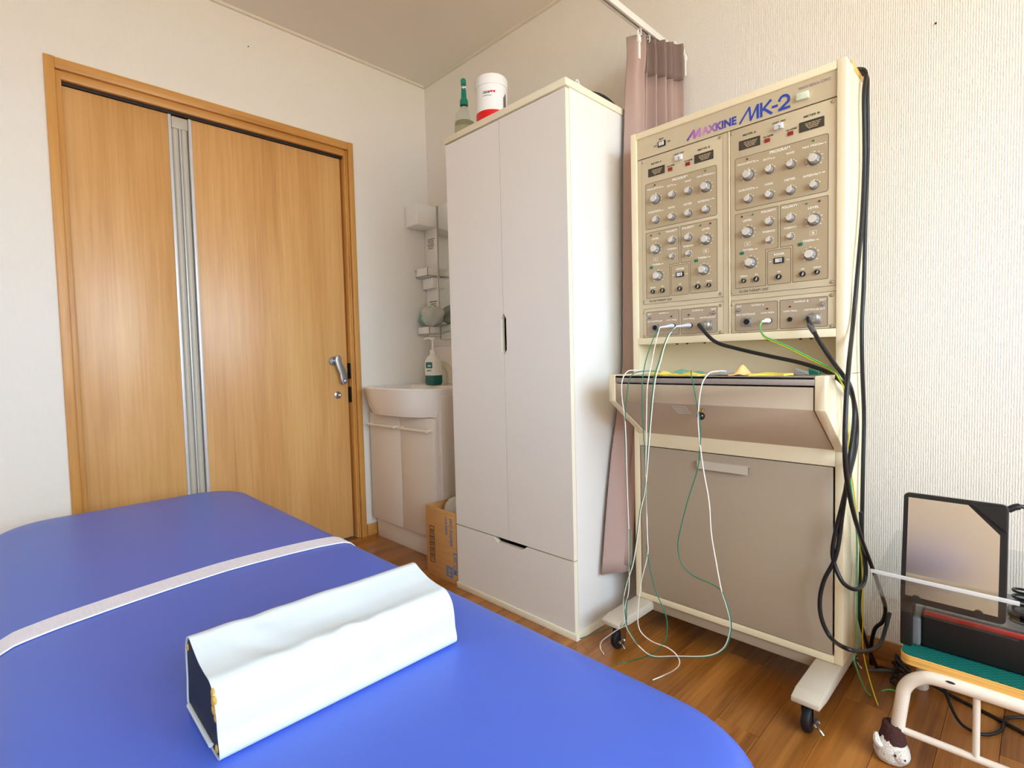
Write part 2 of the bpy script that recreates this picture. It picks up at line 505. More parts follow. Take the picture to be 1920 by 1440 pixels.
# door opening in the far wall
DX0, DX1, DZ1 = -1.603, -0.474, 1.985
mb = MB()
mb.box(ROOM_L - T, DX0, 0, T, 0, CEIL).box(DX1, T, 0, T, 0, CEIL).box(DX0, DX1, 0, T, DZ1, CEIL)
structure('wall_back', mb, 'wallpaper_x', 'cream ribbed wallpaper wall holding the wooden door')
mb = MB().box(0, T, ROOM_F - T, 0, 0, CEIL)
structure('wall_right', mb, 'wallpaper_y', 'white ribbed wallpaper wall behind the therapy machine')
mb = MB().box(ROOM_L - T, ROOM_L, ROOM_F - T, 0, 0, CEIL)
structure('wall_left', mb, 'wallpaper_y')
mb = MB()
mb.box(ROOM_L, WX0, ROOM_F - T, ROOM_F, 0, CEIL).box(WX1, 0, ROOM_F - T, ROOM_F, 0, CEIL)
mb.box(WX0, WX1, ROOM_F - T, ROOM_F, 0, WZ0).box(WX0, WX1, ROOM_F - T, ROOM_F, WZ1, CEIL)
structure('wall_front', mb, 'wallpaper_x')
mb = MB().box(ROOM_L - T, T, ROOM_F - T, T, CEIL, CEIL + 0.1)
structure('ceiling', mb, 'ceiling', 'beige papered ceiling')
mb = MB().box(ROOM_L - T, T, ROOM_F - T, T, -0.1, -0.006)
floor = structure('floor', mb, 'subfloor', 'brown wooden plank floor')
# floor planks run along x
PW, PL = 0.1005, 0.91
row = 0; y = 0.0
plank_mesh = {}
while y > ROOM_F:
    x = ROOM_L - (row * 0.303 % PL)
    while x < 0:
        a, b_ = max(x, ROOM_L), min(x + PL, 0.0)
        y0 = max(y - PW, ROOM_F)
        key = (round(b_ - a, 4), round(y - y0, 4))
        if key[0] > 0.005 and key[1] > 0.005:
            if key not in plank_mesh:
                m2 = MB().box(0.0004, key[0] - 0.0004, 0.0004, key[1] - 0.0004, -0.006, 0, 0.0006, 1)
                me = bpy.data.meshes.new('plank'); m2.bm.to_mesh(me); m2.bm.free(); me.materials.append(MATS['floor_wood'])
                plank_mesh[key] = me
            o = bpy.data.objects.new('plank', plank_mesh[key]); COL.objects.link(o); o.parent = floor
            o.location = Vector((a, y0, 0)) - ORG[floor.as_pointer()]
        x += PL
    y -= PW; row += 1

structure('trim_1', MB().box(ROOM_L, 0, -0.012, 0, CEIL - 0.012, CEIL), 'trim_white', 'thin ceiling moulding over the door wall')
structure('trim_2', MB().box(-0.012, 0, ROOM_F, -0.012, CEIL - 0.012, CEIL), 'trim_white', 'thin ceiling moulding over the machine wall')
structure('baseboard_back', MB().box(-0.452, 0, -0.009, 0, 0, 0.06, 0.002), 'frame_wood_x')
structure('baseboard_left', MB().box(ROOM_L, -1.625, -0.009, 0, 0, 0.06, 0.002), 'frame_wood_x')
structure('baseboard_right', MB().box(-0.009, 0, ROOM_F, -0.012, 0, 0.06, 0.002), 'base_wood_y')
# window behind the camera: frame with a middle stile
win = thing('window_1', 'wide sliding window opposite the wooden door', None, ((WX0 + WX1) / 2, ROOM_F, WZ0), kind='structure')
mb = MB(); s = 0.045
mb.box(WX0, WX1, ROOM_F - 0.1, ROOM_F - 0.02, WZ0, WZ0 + s).box(WX0, WX1, ROOM_F - 0.1, ROOM_F - 0.02, WZ1 - s, WZ1)
mb.box(WX0, WX0 + s, ROOM_F - 0.1, ROOM_F - 0.02, WZ0 + s, WZ1 - s).box(WX1 - s, WX1, ROOM_F - 0.1, ROOM_F - 0.02, WZ0 + s, WZ1 - s)
link('window_frame', mb, 'alu', win)
mx_ = (WX0 + WX1) / 2
link('meeting_stile', MB().box(mx_ - 0.03, mx_ + 0.03, ROOM_F - 0.08, ROOM_F - 0.04, WZ0 + s, WZ1 - s), 'alu', win)
structure('ground', MB().box(-15, 12, -30, ROOM_F - T - 0.02, -0.5, -0.45), 'ground')

# small nails in the walls
for (px, py, ax) in ((465, 88, 1), (1755, 45, 0)):
    p = PX(px, py, ax, 0)
    mb = MB()
    mb.lathe([(0.0, 0.006), (0.0025, 0.005), (0.0025, 0.004), (0.001, 0.004), (0.001, -0.004), (0, -0.004)], p, axis=ax, n=10, direction=-1)
    if ax == 1: tag(link('wall_nail', mb, 'track_dark'), 'tiny dark nail in the cream wall above the wooden door', 'nail')
    else: tag(link('wall_nail', mb, 'track_dark'), 'tiny nail in the white wall above the black framed panel', 'nail')

# ------------------------------------------------------------------ door
door = thing('door_1', 'honey coloured wooden folding door with aluminium centre strip and frame', None, (-1.04, 0, 0), kind='structure')
FX0, FX1, FZ = -1.620, -0.457, 1.998
link('casing', MB().box(FX0, FX0 + 0.029, -0.012, 0.02, 0, FZ, 0.002), 'frame_wood_z', door)
link('casing', MB().box(FX1 - 0.027, FX1, -0.012, 0.02, 0, FZ, 0.002), 'frame_wood_z', door)
link('head_casing', MB().box(FX0 + 0.029, FX1 - 0.027, -0.010, 0.02, FZ - 0.038, FZ - 0.001, 0.002), 'frame_wood_x', door)
link('jamb', MB().box(FX0 + 0.029, FX0 + 0.046, 0.002, T, 0, FZ - 0.04, 0.001), 'frame_wood_z', door)
link('jamb', MB().box(FX1 - 0.044, FX1 - 0.027, 0.006, T, 0, FZ - 0.04, 0.001), 'frame_wood_z', door)
link('door_stop', MB().box(FX1 - 0.036, FX1 - 0.030, -0.002, 0.01, 0, FZ - 0.04, 0.001), 'frame_wood_z', door)
link('head_jamb', MB().box(FX0 + 0.046, FX1 - 0.044, 0.004, 0.022, FZ - 0.068, FZ - 0.038, 0.001), 'frame_wood_x', door)
mb = MB().box(FX0 + 0.046, FX1 - 0.044, 0.022, T, FZ - 0.066, FZ - 0.05)
mb.m(1).box(FX0 + 0.046, FX1 - 0.044, 0.024, 0.0285, FZ - 0.078, FZ - 0.062)
link('top_track', mb, ['frame_wood_x', 'track_dark'], door)
PT = 1.918
DY = 0.030
pan = link('door_panel', MB().box(-1.572, -1.247, DY, DY + 0.034, 0.008, PT, 0.001), 'door_wood', door)
pan2 = link('door_panel', MB().box(-1.164, -0.512, DY, DY + 0.034, 0.008, PT, 0.001), 'door_wood', door)
link('edge_strip', MB().box(-1.247, -1.236, DY - 0.004, DY + 0.034, 0.008, PT, 0.001), 'alu', door)
link('edge_strip', MB().box(-1.175, -1.164, DY - 0.004, DY + 0.034, 0.008, PT, 0.001), 'alu', door)
mb = MB()
mb.tube([(-1.2215, DY + 0.014, 0.008), (-1.2215, DY + 0.014, PT - 0.05)], 0.0135, n=20, sub=1)
link('fold_tube', mb, 'alu_tube', door)
mb = MB()
mb.tube([(-1.1905, DY + 0.014, 0.008), (-1.1905, DY + 0.014, PT - 0.05)], 0.0135, n=20, sub=1)
link('fold_tube', mb, 'alu_tube', door)
link('fold_rib', MB().box(-1.2085, -1.2035, DY - 0.002, DY + 0.03, 0.008, PT - 0.05, 0.001), 'alu', door)
link('fold_back', MB().box(-1.236, -1.175, DY + 0.024, DY + 0.034, 0.008, PT), 'alu_tube', door)
link('fold_cap', MB().box(-1.234, -1.177, DY - 0.002, DY + 0.02, PT - 0.05, PT - 0.004, 0.002), 'alu_tube', door)
mb = MB().box(-0.512, FX1 - 0.044, DY + 0.03, T, 0, FZ - 0.06)
link('strike_side', mb, 'frame_wood_z', door)
mb = MB()
for z0, z1 in ((0.82, 0.90), (0.70, 0.78)):
    mb.box(-0.503, -0.500, DY - 0.016, DY + 0.02, z0, z1, 0.0005)
link('strike_plate', mb, 'track_dark', door)
mb = MB()   # back of the opening so nothing shows through
mb.box(DX0, DX1, T - 0.01, T, 0, DZ1)
link('back_board', mb, 'frame_wood_z', door)
# lever handle: rose + curved paddle lever
hc = PX(624, 677, 1, DY)
mb = MB().lathe([(0.0, 0.008), (0.020, 0.008), (0.022, 0.006), (0.022, 0.0), (0, 0)], (hc.x, DY, hc.z), axis=1, n=24, direction=-1)
mb.lathe([(0.008, 0.0), (0.008, 0.032), (0, 0.032)], (hc.x + 0.004, DY, hc.z), axis=1, n=14, direction=-1)
hd = link('door_handle', mb, 'satin', door)
a = PX(634, 671, 1, DY - 0.034); b_ = PX(645, 716, 1, DY - 0.034)
poly = []
pts = [(a.x - 0.012, a.z + 0.006), (a.x, a.z + 0.012), (a.x + 0.013, a.z + 0.006), (a.x + 0.016, a.z - 0.02), (b_.x + 0.010, b_.z + 0.06), (b_.x + 0.017, b_.z + 0.02),
       (b_.x + 0.017, b_.z + 0.002), (b_.x + 0.008, b_.z - 0.010), (b_.x - 0.006, b_.z - 0.010), (b_.x - 0.017, b_.z + 0.008), (b_.x - 0.021, b_.z + 0.04), (a.x - 0.008, a.z - 0.05), (a.x - 0.015, a.z - 0.02)]
pts = [(p.x, p.y) for p in catmull([(u, v, 0) for u, v in pts], 4, True)]
link('lever', MB().prism(pts, 1, DY - 0.042, DY - 0.028, 0.003, 2), 'satin', hd)
mb = MB().lathe([(0, 0.0435), (0.0085, 0.0435), (0.0095, 0.042), (0.0095, 0.041)], (b_.x, DY, b_.z + 0.006), axis=1, n=18, direction=-1)
mb.m(1)
bars(mb, 0.010, 0.009, lambda u, v: Vector((b_.x + u, DY - 0.0438, b_.z + 0.006 + v)), 2)
link('lever_badge', mb, ['badge_blue', 'print_white'], hd)
lc = PX(634, 741, 1, DY - 0.004)
mb = MB().lathe([(0.0, 0.014), (0.010, 0.013), (0.012, 0.006), (0.018, 0.004), (0.019, 0.0), (0, 0)], (lc.x, DY, lc.z), axis=1, n=24, direction=-1)
mb.box(lc.x + 0.002, lc.x + 0.008, DY - 0.022, DY - 0.008, lc.z - 0.014, lc.z + 0.006, 0.002)
link('thumb_turn', mb, 'chrome', door)

# ------------------------------------------------------------------ curtain rail and curtain
RZ = 2.0; RY = -1.50
rail = thing('curtain_rail', 'white ceiling-height curtain rail running out from the white wall', 'curtain rail', (-1.4, RY, RZ - 0.01))
poly = [(RY - 0.011, RZ + 0.012), (RY + 0.011, RZ + 0.012), (RY + 0.011, RZ - 0.010), (RY + 0.004, RZ - 0.010), (RY + 0.004, RZ - 0.007), (RY + 0.008, RZ - 0.006), (RY + 0.008, RZ + 0.009), (RY - 0.008, RZ + 0.009), (RY - 0.008, RZ - 0.006), (RY - 0.004, RZ - 0.007), (RY - 0.004, RZ - 0.010), (RY - 0.011, RZ - 0.010)]
link('track', MB().prism(poly, 0, ROOM_L, 0.0), 'rail_white', rail)
link('end_bracket', MB().box(-0.012, 0, RY - 0.02, RY + 0.02, RZ - 0.016, RZ + 0.022, 0.002), 'rail_white', rail)
link('end_bracket', MB().box(ROOM_L, ROOM_L + 0.012, RY - 0.02, RY + 0.02, RZ - 0.016, RZ + 0.022, 0.002), 'rail_white', rail)
for xx in (-0.205, -0.15, -0.10, -0.05):
    mb = MB().sphere((xx, RY, RZ - 0.006), 0.006, 8)
    mb.tube([(xx, RY, RZ - 0.01), (xx + 0.002, RY, RZ - 0.022), (xx, RY + 0.003, RZ - 0.03)], 0.0018, n=6, sub=3)
    link('runner', mb, 'plastic_white', rail)

cur = thing('curtain', 'mauve room divider curtain bunched against the wall beside the machine', 'curtain', (-0.15, RY, 0.17))
CZ0, CZ1 = 0.185, 1.985
NP = 6
EDGE = [PX(a, b, 1, -1.455) for a, b in ((1178, 66), (1180, 108), (1176, 160), (1173, 300), (1172, 690), (1160, 780), (1150, 850), (1140, 960), (1131, 1078))]
def edge_x(z):
    if z >= EDGE[0].z: return EDGE[0].x
    for a, b in zip(EDGE, EDGE[1:]):
        if z >= b.z: return b.x + (a.x - b.x) * (z - b.z) / (a.z - b.z)
    return EDGE[-1].x
def curtain_pt(s, z, off=0.0):
    # s 0 at the wall .. 1 at the free edge
    t = (CZ1 - z) / (CZ1 - CZ0)
    flare = max(0.0, min(1.0, (0.98 - z) / 0.75)) ** 1.1
    xe = edge_x(z) - 0.005
    x = -0.018 + (xe + 0.018) * s
    amp = (0.020 + 0.012 * min(1, t * 3)) * (0.55 + 0.45 * math.sin(math.pi * min(1, s * 1.1)))
    yc = RY + 0.012 - (0.07 * (1 - min(1, s / 0.7)) if z > 0 else 0)
    ph = s * NP * 2 * math.pi
    y = yc + amp * (math.sin(ph) + 0.25 * math.sin(2.3 * ph + 1.1 + 2 * t))
    x += 0.010 * math.cos(ph * 1.0 + 0.6) * (0.4 + 0.6 * s)
    if z > 1.62 or x > -0.15: pass
    else: y = max(min(y, -1.442), -1.528)
    return Vector((x, y, z))
mb = MB()
mb.grid(lambda u, v: curtain_pt(0.06 + 0.80 * u, CZ0 + 0.02 + (CZ1 - CZ0 - 0.145) * v), 110, 26)
o = link('curtain_lining', mb, 'curtain_back', cur, angle=80)
sm = o.modifiers.new('thick', 'SOLIDIFY'); sm.thickness = 0.0015
mb = MB()
mb.grid(lambda u, v: curtain_pt(0.0 + 0.86 * u, CZ1 - 0.125 + 0.125 * v) + Vector((0, 0, 0.004 * math.sin(u * NP * 0.86 * 6.28))), 110, 6)
o = link('heading_band', mb, 'curtain_tape', cur, angle=80)
sm = o.modifiers.new('thick', 'SOLIDIFY'); sm.thickness = 0.003
# free edge turned towards the room: the outer face of the cloth
def free_pt(u, v):
    z = CZ0 - 0.005 + (CZ1 + 0.004 - CZ0) * v
    a0 = curtain_pt(0.86, z)
    t = (CZ1 - z) / (CZ1 - CZ0)
    pinch = math.exp(-((z - 1.86) / 0.035) ** 2)
    flare = max(0.0, min(1.0, (0.98 - z) / 0.75)) ** 1.1
    x1 = edge_x(z)
    x = x1 + (0.030 + 0.022 * min(1, t * 3) - 0.010 * pinch + 0.06 * flare) * (1 - u)
    y = -1.503 + 0.052 * u + 0.006 * math.sin(u * 7.0 + t * 2.0)
    y = max(min(y, -1.442), -1.529)
    return Vector((x, y, z))
mb = MB(); mb.grid(free_pt, 24, 40)
o = link('front_fold', mb, 'curtain_face', cur, angle=80)
sm = o.modifiers.new('thick', 'SOLIDIFY'); sm.thickness = 0.002
def hook(x, y, z):
    mb = MB().box(x - 0.004, x + 0.004, y - 0.003, y + 0.003, z - 0.075, z + 0.0, 0.001)
    mb.box(x - 0.007, x + 0.007, y - 0.0045, y + 0.0045, z - 0.022, z - 0.006, 0.001)
    mb.tube([(x, y, z - 0.004), (x, y + 0.002, z + 0.012), (x - 0.006, y, z + 0.014), (x - 0.009, y, z - 0.008)], 0.0016, n=6, sub=4)
    return mb
hk = PX(1197, 66, 1, -1.522)
link('hook', hook(hk.x, -1.524, hk.z), 'plastic_white', cur)
link('hook', hook(-0.018, -1.562, 1.955), 'plastic_white', cur)

# ================================================================== WARDROBE
WXF, WY0, WY1, WZT = -0.523, -0.838, -1.430, 1.750
SEAM = -1.135
wd = thing('wardrobe', 'tall white two-door wardrobe with a bottom drawer between sink and machine', 'wardrobe', (-0.27, -1.134, 0))
XB = WXF + 0.019
link('side_panel', MB().box(XB, -0.015, WY1, WY1 + 0.018, 0.012, 1.727, 0.0008, 1), 'white_lam', wd)
link('side_panel', MB().box(XB, -0.015, WY0 - 0.018, WY0, 0.012, 1.727, 0.0008, 1), 'white_lam', wd)
link('back_panel', MB().box(-0.02, -0.015, WY1 + 0.018, WY0 - 0.018, 0.05, 1.727), 'white_lam', wd)
link('shelf', MB().box(XB + 0.09, -0.02, WY1 + 0.018, WY0 - 0.018, 0.235, 0.253), 'white_lam', wd)
link('shelf', MB().box(XB + 0.04, -0.02, WY1 + 0.018, WY0 - 0.018, 1.40, 1.418), 'white_lam', wd)
link('bottom_panel', MB().box(XB + 0.003, -0.02, WY1 + 0.018, WY0 - 0.018, 0.02, 0.038), 'white_lam', wd)
link('top_panel', MB().box(WXF - 0.004, -0.012, WY1 - 0.004, WY0 + 0.004, 1.727, WZT, 0.0015), 'white_edge', wd)
mb = MB().box(WXF - 0.006, -0.012, WY1 - 0.010, WY0 + 0.002, 0.0, 0.022, 0.0015)
link('plinth', mb, 'white_edge', wd)
def wdoor(ya, yb, seam_low):
    """ya>yb; notch on the seam side"""
    z0, z1, nz0, nz1, nw = 0.256, 1.722, 0.915, 1.060, 0.012
    if seam_low:   # seam at yb
        P = [(ya, z0), (yb, z0), (yb, nz0), (yb + nw, nz0 + 0.018), (yb + nw, nz1 - 0.018), (yb, nz1), (yb, z1), (ya, z1)]
    else:
        P = [(ya, z0), (yb, z0), (yb, z1), (ya, z1), (ya, nz1), (ya - nw, nz1 - 0.018), (ya - nw, nz0 + 0.018), (ya, nz0)]
    mb = MB().prism(P, 0, WXF, WXF + 0.0175)
    for f in mb.bm.faces:
        f.material_index = 0 if abs(f.normal.x) > 0.5 else 1
    return mb
link('wardrobe_door', wdoor(WY0 - 0.001, SEAM + 0.0012, True), ['white_lam', 'white_edge'], wd, smooth=False)
link('wardrobe_door', wdoor(SEAM - 0.0012, WY1 + 0.001, False), ['white_lam', 'white_edge'], wd, smooth=False)
ya, yb = WY0 - 0.001, WY1 + 0.001
P = [(ya, 0.024), (yb, 0.024), (yb, 0.251), (-1.222, 0.251), (-1.200, 0.236), (-1.076, 0.236), (-1.054, 0.251), (ya, 0.251)]
mb = MB().prism(P, 0, WXF, WXF + 0.0175)
for f in mb.bm.faces: f.material_index = 0 if abs(f.normal.x) > 0.5 else 1
link('drawer_front', mb, ['white_lam', 'white_edge'], wd, smooth=False)

# spray bottle on the wardrobe
c = PX(871, 232, 0, -0.455); bx, by = c.x, c.y
k = PX(871, 232, 0, bx)
zt = PX(872, 152, 0, bx).z
sp = thing('spray_bottle', 'clear spray bottle with a green trigger head on the wardrobe', 'bottle', (bx, by, WZT))
zs = PX(871, 198, 0, bx).z      # foot of the green collar
mb = MB().lathe([(0, 0), (0.036, 0), (0.038, 0.004), (0.038, (zs - WZT) * 0.52), (0.034, (zs - WZT) * 0.68), (0.022, (zs - WZT) * 0.86), (0.013, (zs - WZT) * 0.95), (0.013, zs - WZT)], (bx, by, WZT), n=28)
link('bottle_body', mb, 'bottle_clear', sp)
mb = MB().lathe([(0, 0.003), (0.0345, 0.003), (0.0360, 0.006), (0.0360, (zs - WZT) * 0.50), (0, (zs - WZT) * 0.50)], (bx, by, WZT), n=28)
link('liquid', mb, 'liquid_pale', sp)
h = zt - zs
mb = MB().lathe([(0.016, 0), (0.016, h * 0.20), (0.011, h * 0.30), (0.009, h * 0.72), (0, h * 0.72)], (bx, by, zs), n=18)
link('collar', mb, 'green_plastic', sp)
d = Vector((-0.66, -0.75, 0)).normalized()
mb = MB().tube([Vector((bx, by, zs + h * 0.86)) - d * 0.012, Vector((bx, by, zs + h * 0.9)) + d * 0.012, Vector((bx, by, zs + h * 0.9)) + d * 0.026], 0.0105, n=12, sub=4)
link('nozzle', mb, 'green_plastic', sp)
mb = MB().tube([Vector((bx, by, zs + h * 0.78)) - d * 0.01, Vector((bx, by, zs + h * 0.5)) - d * 0.018, Vector((bx, by, zs + h * 0.2)) - d * 0.020], 0.006, n=10, sub=4)
mb.box(bx - 0.008, bx + 0.008, by - 0.008, by + 0.008, zs + h * 0.66, zs + h * 0.84, 0.003)
link('trigger', mb, 'plastic_white', sp)

# white tub
c = PX(922, 190, 0, -0.425); bx, by = c.x, c.y
zt = PX(922, 151, 0, bx).z
R = 0.058
tb = thing('cream_tub', 'white lidded tub with a red band on the wardrobe', 'tub', (bx, by, WZT))
h = zt - WZT
mb = MB().lathe([(0, 0), (R - 0.004, 0), (R, 0.004), (R, h * 0.80), (R - 0.003, h * 0.81), (0, h * 0.81)], (bx, by, WZT), n=36)
body = link('tub_body', mb, 'tub_white', tb)
mb = MB().lathe([(R + 0.0004, h * 0.14), (R + 0.0006, h * 0.14), (R + 0.0006, h * 0.31), (R + 0.0004, h * 0.31)], (bx, by, WZT), n=36)
link('band', mb, 'red_band', body)
mb = MB().lathe([(R + 0.001, h * 0.80), (R + 0.003, h * 0.81), (R + 0.003, h * 0.96), (R - 0.002, h), (0, h)], (bx, by, WZT), n=36)
link('lid', mb, 'tub_white', tb)
def on_cyl(cx, cy, r, ang, z):
    return lambda u, v: Vector((cx + (r) * math.cos(ang + u / r), cy + (r) * math.sin(ang + u / r), z + v))
mb = MB()
ang = math.atan2(CAM.y - by, CAM.x - bx)
text_into(mb, 'CREAM', 0.028, 0.009, on_cyl(bx, by, R + 0.0008, ang - 0.35, WZT + h * 0.64), bold=0.02)
mb.m(1); bars(mb, 0.018, 0.007, on_cyl(bx, by, R + 0.0008, ang + 0.08, WZT + h * 0.65), 2)
mb.m(2)
bars(mb, 0.034, 0.0022, on_cyl(bx, by, R + 0.0008, ang - 0.3, WZT + h * 0.575), 7)
for q in range(3): bars(mb, 0.006, 0.05, on_cyl(bx, by, R + 0.0008, ang + 0.85 + 0.09 * q, WZT + h * (0.45 + 0.04 * q)), 2)
tag(link('print', mb, ['print_black', 'red_band', 'print_grey'], body), kind='stuff')

# dark bag lying on the back of the wardrobe
mb = MB()
def bagpt(u, v):
    a = 2 * math.pi * u
    r = math.sin(math.pi * min(0.999, 0.02 + v * 0.5))
    return (-0.275 + 0.150 * r * math.cos(a), -1.350 + 0.062 * r * math.sin(a), WZT + 0.001 + (0.046 + 0.006 * math.sin(3 * a)) * (max(0.0, math.cos(math.pi * (0.02 + v * 0.5)))) ** 0.6)
mb.grid(bagpt, 28, 10, closed_u=True)
tag(link('soft_pouch', mb, 'black_fabric', angle=80), 'dark soft pouch lying on the wardrobe near the curtain', 'pouch')
p = PX(1082, 160, 1, -1.40)
mb = MB().box(p.x - 0.012, p.x + 0.012, -1.41, -1.39, WZT, WZT + 0.022, 0.003)
mb.tube([(p.x - 0.01, -1.40, WZT + 0.012), (p.x - 0.004, -1.40, WZT + 0.034), (p.x + 0.006, -1.40, WZT + 0.034), (p.x + 0.011, -1.40, WZT + 0.012)], 0.003, n=8, sub=4)
tag(link('plastic_clip', mb, 'btn_clear'), 'small clear plastic clip on the wardrobe edge', 'clip')

# ================================================================== WASHSTAND
vn = thing('washstand', 'white washstand cabinet with a round-fronted basin beside the door', 'washstand', (-0.22, -0.28, 0))
VX = -0.430; VY0, VY1 = -0.030, -0.580
link('kick_plate', MB().box(VX + 0.022, -0.02, VY1 + 0.006, VY0 - 0.006, 0, 0.10, 0.001), 'vanity', vn)
link('cabinet_body', MB().box(VX + 0.018, -0.004, VY1, VY0, 0.10, 0.66, 0.001), 'vanity', vn)
ym = (VY0 + VY1) / 2 - 0.005
for a, b_ in ((VY0, ym + 0.0015), (ym - 0.0015, VY1)):
    dr = link('cabinet_door', MB().box(VX, VX + 0.017, b_, a, 0.103, 0.645, 0.0015), 'vanity', vn)
    yl, yr = a - 0.025, b_ + 0.02
    mb = MB().tube([(VX, yl, 0.590), (VX - 0.022, yl - 0.004, 0.590), (VX - 0.024, yl - 0.012, 0.590), (VX - 0.024, yr + 0.012, 0.590), (VX - 0.022, yr + 0.004, 0.590), (VX, yr, 0.590)], 0.0062, n=10, sub=3)
    link('handle', mb, 'vanity_handle', dr)
# basin: rounded front bowl
BZ0, BZ1 = 0.642, 0.780
def basin_ring(t, inset, z):
    """outline from back-left round the bowed front to back-right, t in 0..1"""
    y0, y1 = VY0 + 0.026 - inset, VY1 - 0.022 + inset
    xb = -0.004 - inset
    # front bow
    segs = []
    return y0, y1, xb
def basin_outline(inset=0.0, drop=0.0, n=40):
    y0, y1, xb = -0.004 - inset - drop * 0.3, -0.606 + inset + drop * 0.12, -0.003 - inset
    pts = [(xb, y0)]
    for k in range(n + 1):
        t = k / n
        s_ = 2 * t - 1
        yy = y0 + (y1 - y0) * t
        bow = (1 - abs(s_) ** 3.2)
        x = -0.425 - 0.100 * bow + inset + drop * 0.35
        pts.append((x, yy))
    pts.append((xb, y1))
    return pts
def ring_verts(bm, pts, z): return [bm.verts.new((x, y, z)) for x, y in pts]
mb = MB(); bm = mb.bm
rings = [ring_verts(bm, basin_outline(0.03, 0.10), BZ0), ring_verts(bm, basin_outline(0.004, 0.085), BZ0 + 0.008), ring_verts(bm, basin_outline(0, 0.05), BZ0 + 0.05), ring_verts(bm, basin_outline(0, 0.012), BZ1 - 0.018),
         ring_verts(bm, basin_outline(0.0, 0), BZ1 - 0.006), ring_verts(bm, basin_outline(0.006, 0), BZ1), ring_verts(bm, basin_outline(0.03, 0), BZ1)]
inner = []
for ins, z in ((0.036, BZ1 - 0.006), (0.055, BZ1 - 0.06), (0.09, BZ1 - 0.105)):
    pts = basin_outline(ins, 0)
    pts = [(min(x, -0.14 - ins), y) for x, y in pts]
    inner.append(ring_verts(bm, pts, z))
rings += inner
for A, B in zip(rings, rings[1:]):
    n = len(A)
    for i in range(n): bm.faces.new((A[i], A[(i + 1) % n], B[(i + 1) % n], B[i]))
bm.faces.new(rings[0]); bm.faces.new(rings[-1])
bmesh.ops.recalc_face_normals(bm, faces=bm.faces)
link('basin', mb, 'ceramic', vn, angle=50)
link('splash_back', MB().box(-0.012, -0.001, -0.56, -0.005, BZ1 - 0.01, BZ1 + 0.20, 0.002), 'ceramic', vn)
link('side_apron', MB().box(VX + 0.02, -0.004, -0.606, -0.580, 0.02, 0.745, 0.004), 'vanity', vn)
# faucet
fc = PX(836, 700, 0, -0.10)
mb = MB().tube([(-0.07, fc.y, BZ1 - 0.005), (-0.075, fc.y, BZ1 + 0.05), (-0.10, fc.y + 0.005, BZ1 + 0.095), (-0.15, fc.y + 0.012, BZ1 + 0.108), (-0.19, fc.y + 0.018, BZ1 + 0.085)], lambda t: 0.020 - 0.004 * t, n=16, sub=6)
mb.lathe([(0.03, 0), (0.03, 0.012), (0.024, 0.018), (0, 0.018)], (-0.07, fc.y, BZ1 - 0.002), n=20)
link('faucet', mb, 'plastic_offwhite', vn)

# mirror unit on the wall
mu = thing('mirror_cabinet', 'white wall mirror unit with lamp hood and small shelves above the sink', 'mirror', (-0.05, -0.3, 1.04))
link('side_column', MB().box(-0.030, -0.001, -0.112, -0.003, 1.04, 1.64, 0.002), 'plastic_white', mu)
link('lamp_hood', MB().box(-0.158, -0.001, -0.112, -0.004, 1.628, 1.742, 0.006, 3), 'plastic_white', mu)
link('mirror_glass', MB().box(-0.026, -0.004, -0.552, -0.116, 1.02, 1.742, 0.002), 'mirror', mu)
link('mirror_rim', MB().box(-0.028, -0.002, -0.1185, -0.1135, 1.02, 1.746, 0.001), 'satin', mu)
def tray(z0, z1, depth, ya, yb):
    mb = MB().box(-depth, -0.030, yb, ya, z0, z0 + 0.004)
    mb.box(-depth, -depth + 0.004, yb, ya, z0, z1, 0.001).box(-depth, -0.030, ya - 0.004, ya, z0, z1, 0.001).box(-depth, -0.030, yb, yb + 0.004, z0, z1, 0.001)
    return mb
link('shelf_tray', tray(1.362, 1.408, 0.098, -0.004, -0.112), 'plastic_white', mu)
link('shelf_tray', tray(1.046, 1.088, 0.098, -0.004, -0.112), 'plastic_white', mu)
cbx = link('tissue_holder', MB().box(-0.062, -0.028, -0.104, -0.012, 1.298, 1.36, 0.006, 3), 'plastic_white', mu)
mb = MB()
pc = (-0.0305, -0.058, 1.545)
for q in range(6): bars(mb, 0.062 - 0.008 * (q % 3), 0.005, on_x((-0.0306, -0.06 + 0.004 * (q % 2), 1.575 - 0.010 * q)), 5 + q % 3)
tag(link('notice_print', mb, 'print_grey', mu), kind='stuff')
mb = MB().box(-0.0308, -0.030, -0.10, -0.03, 1.228, 1.233)
for q in range(2): bars(mb, 0.045, 0.006, on_x((-0.0308, -0.065, 1.218 - 0.012 * q)), 5)
tag(link('notice_print', mb, 'print_grey', mu), kind='stuff')

# plastic pouch on the lowest shelf
mb = MB()
def lump(u, v):
    a = 2 * math.pi * u; p_ = math.pi * v
    r = math.sin(p_)
    n_ = 0.12 * math.sin(3 * a + 2 * p_) + 0.08 * math.sin(5 * a - 3 * p_)
    return (-0.085 + 0.055 * r * math.cos(a) * (1 + n_), -0.115 + 0.085 * r * math.sin(a) * (1 + n_), 1.145 - 0.052 * math.cos(p_) * (1 + 0.5 * n_) * 1.0)
mb.grid(lump, 28, 14, closed_u=True)
for f in mb.bm.faces:
    if f.calc_center_median().y > -0.09: f.material_index = 1
o = link('plastic_bag', mb, ['bag_plastic', 'bag_green'], angle=180)
tag(o, 'crumpled clear plastic pack with green print on the mirror shelf', 'bag')

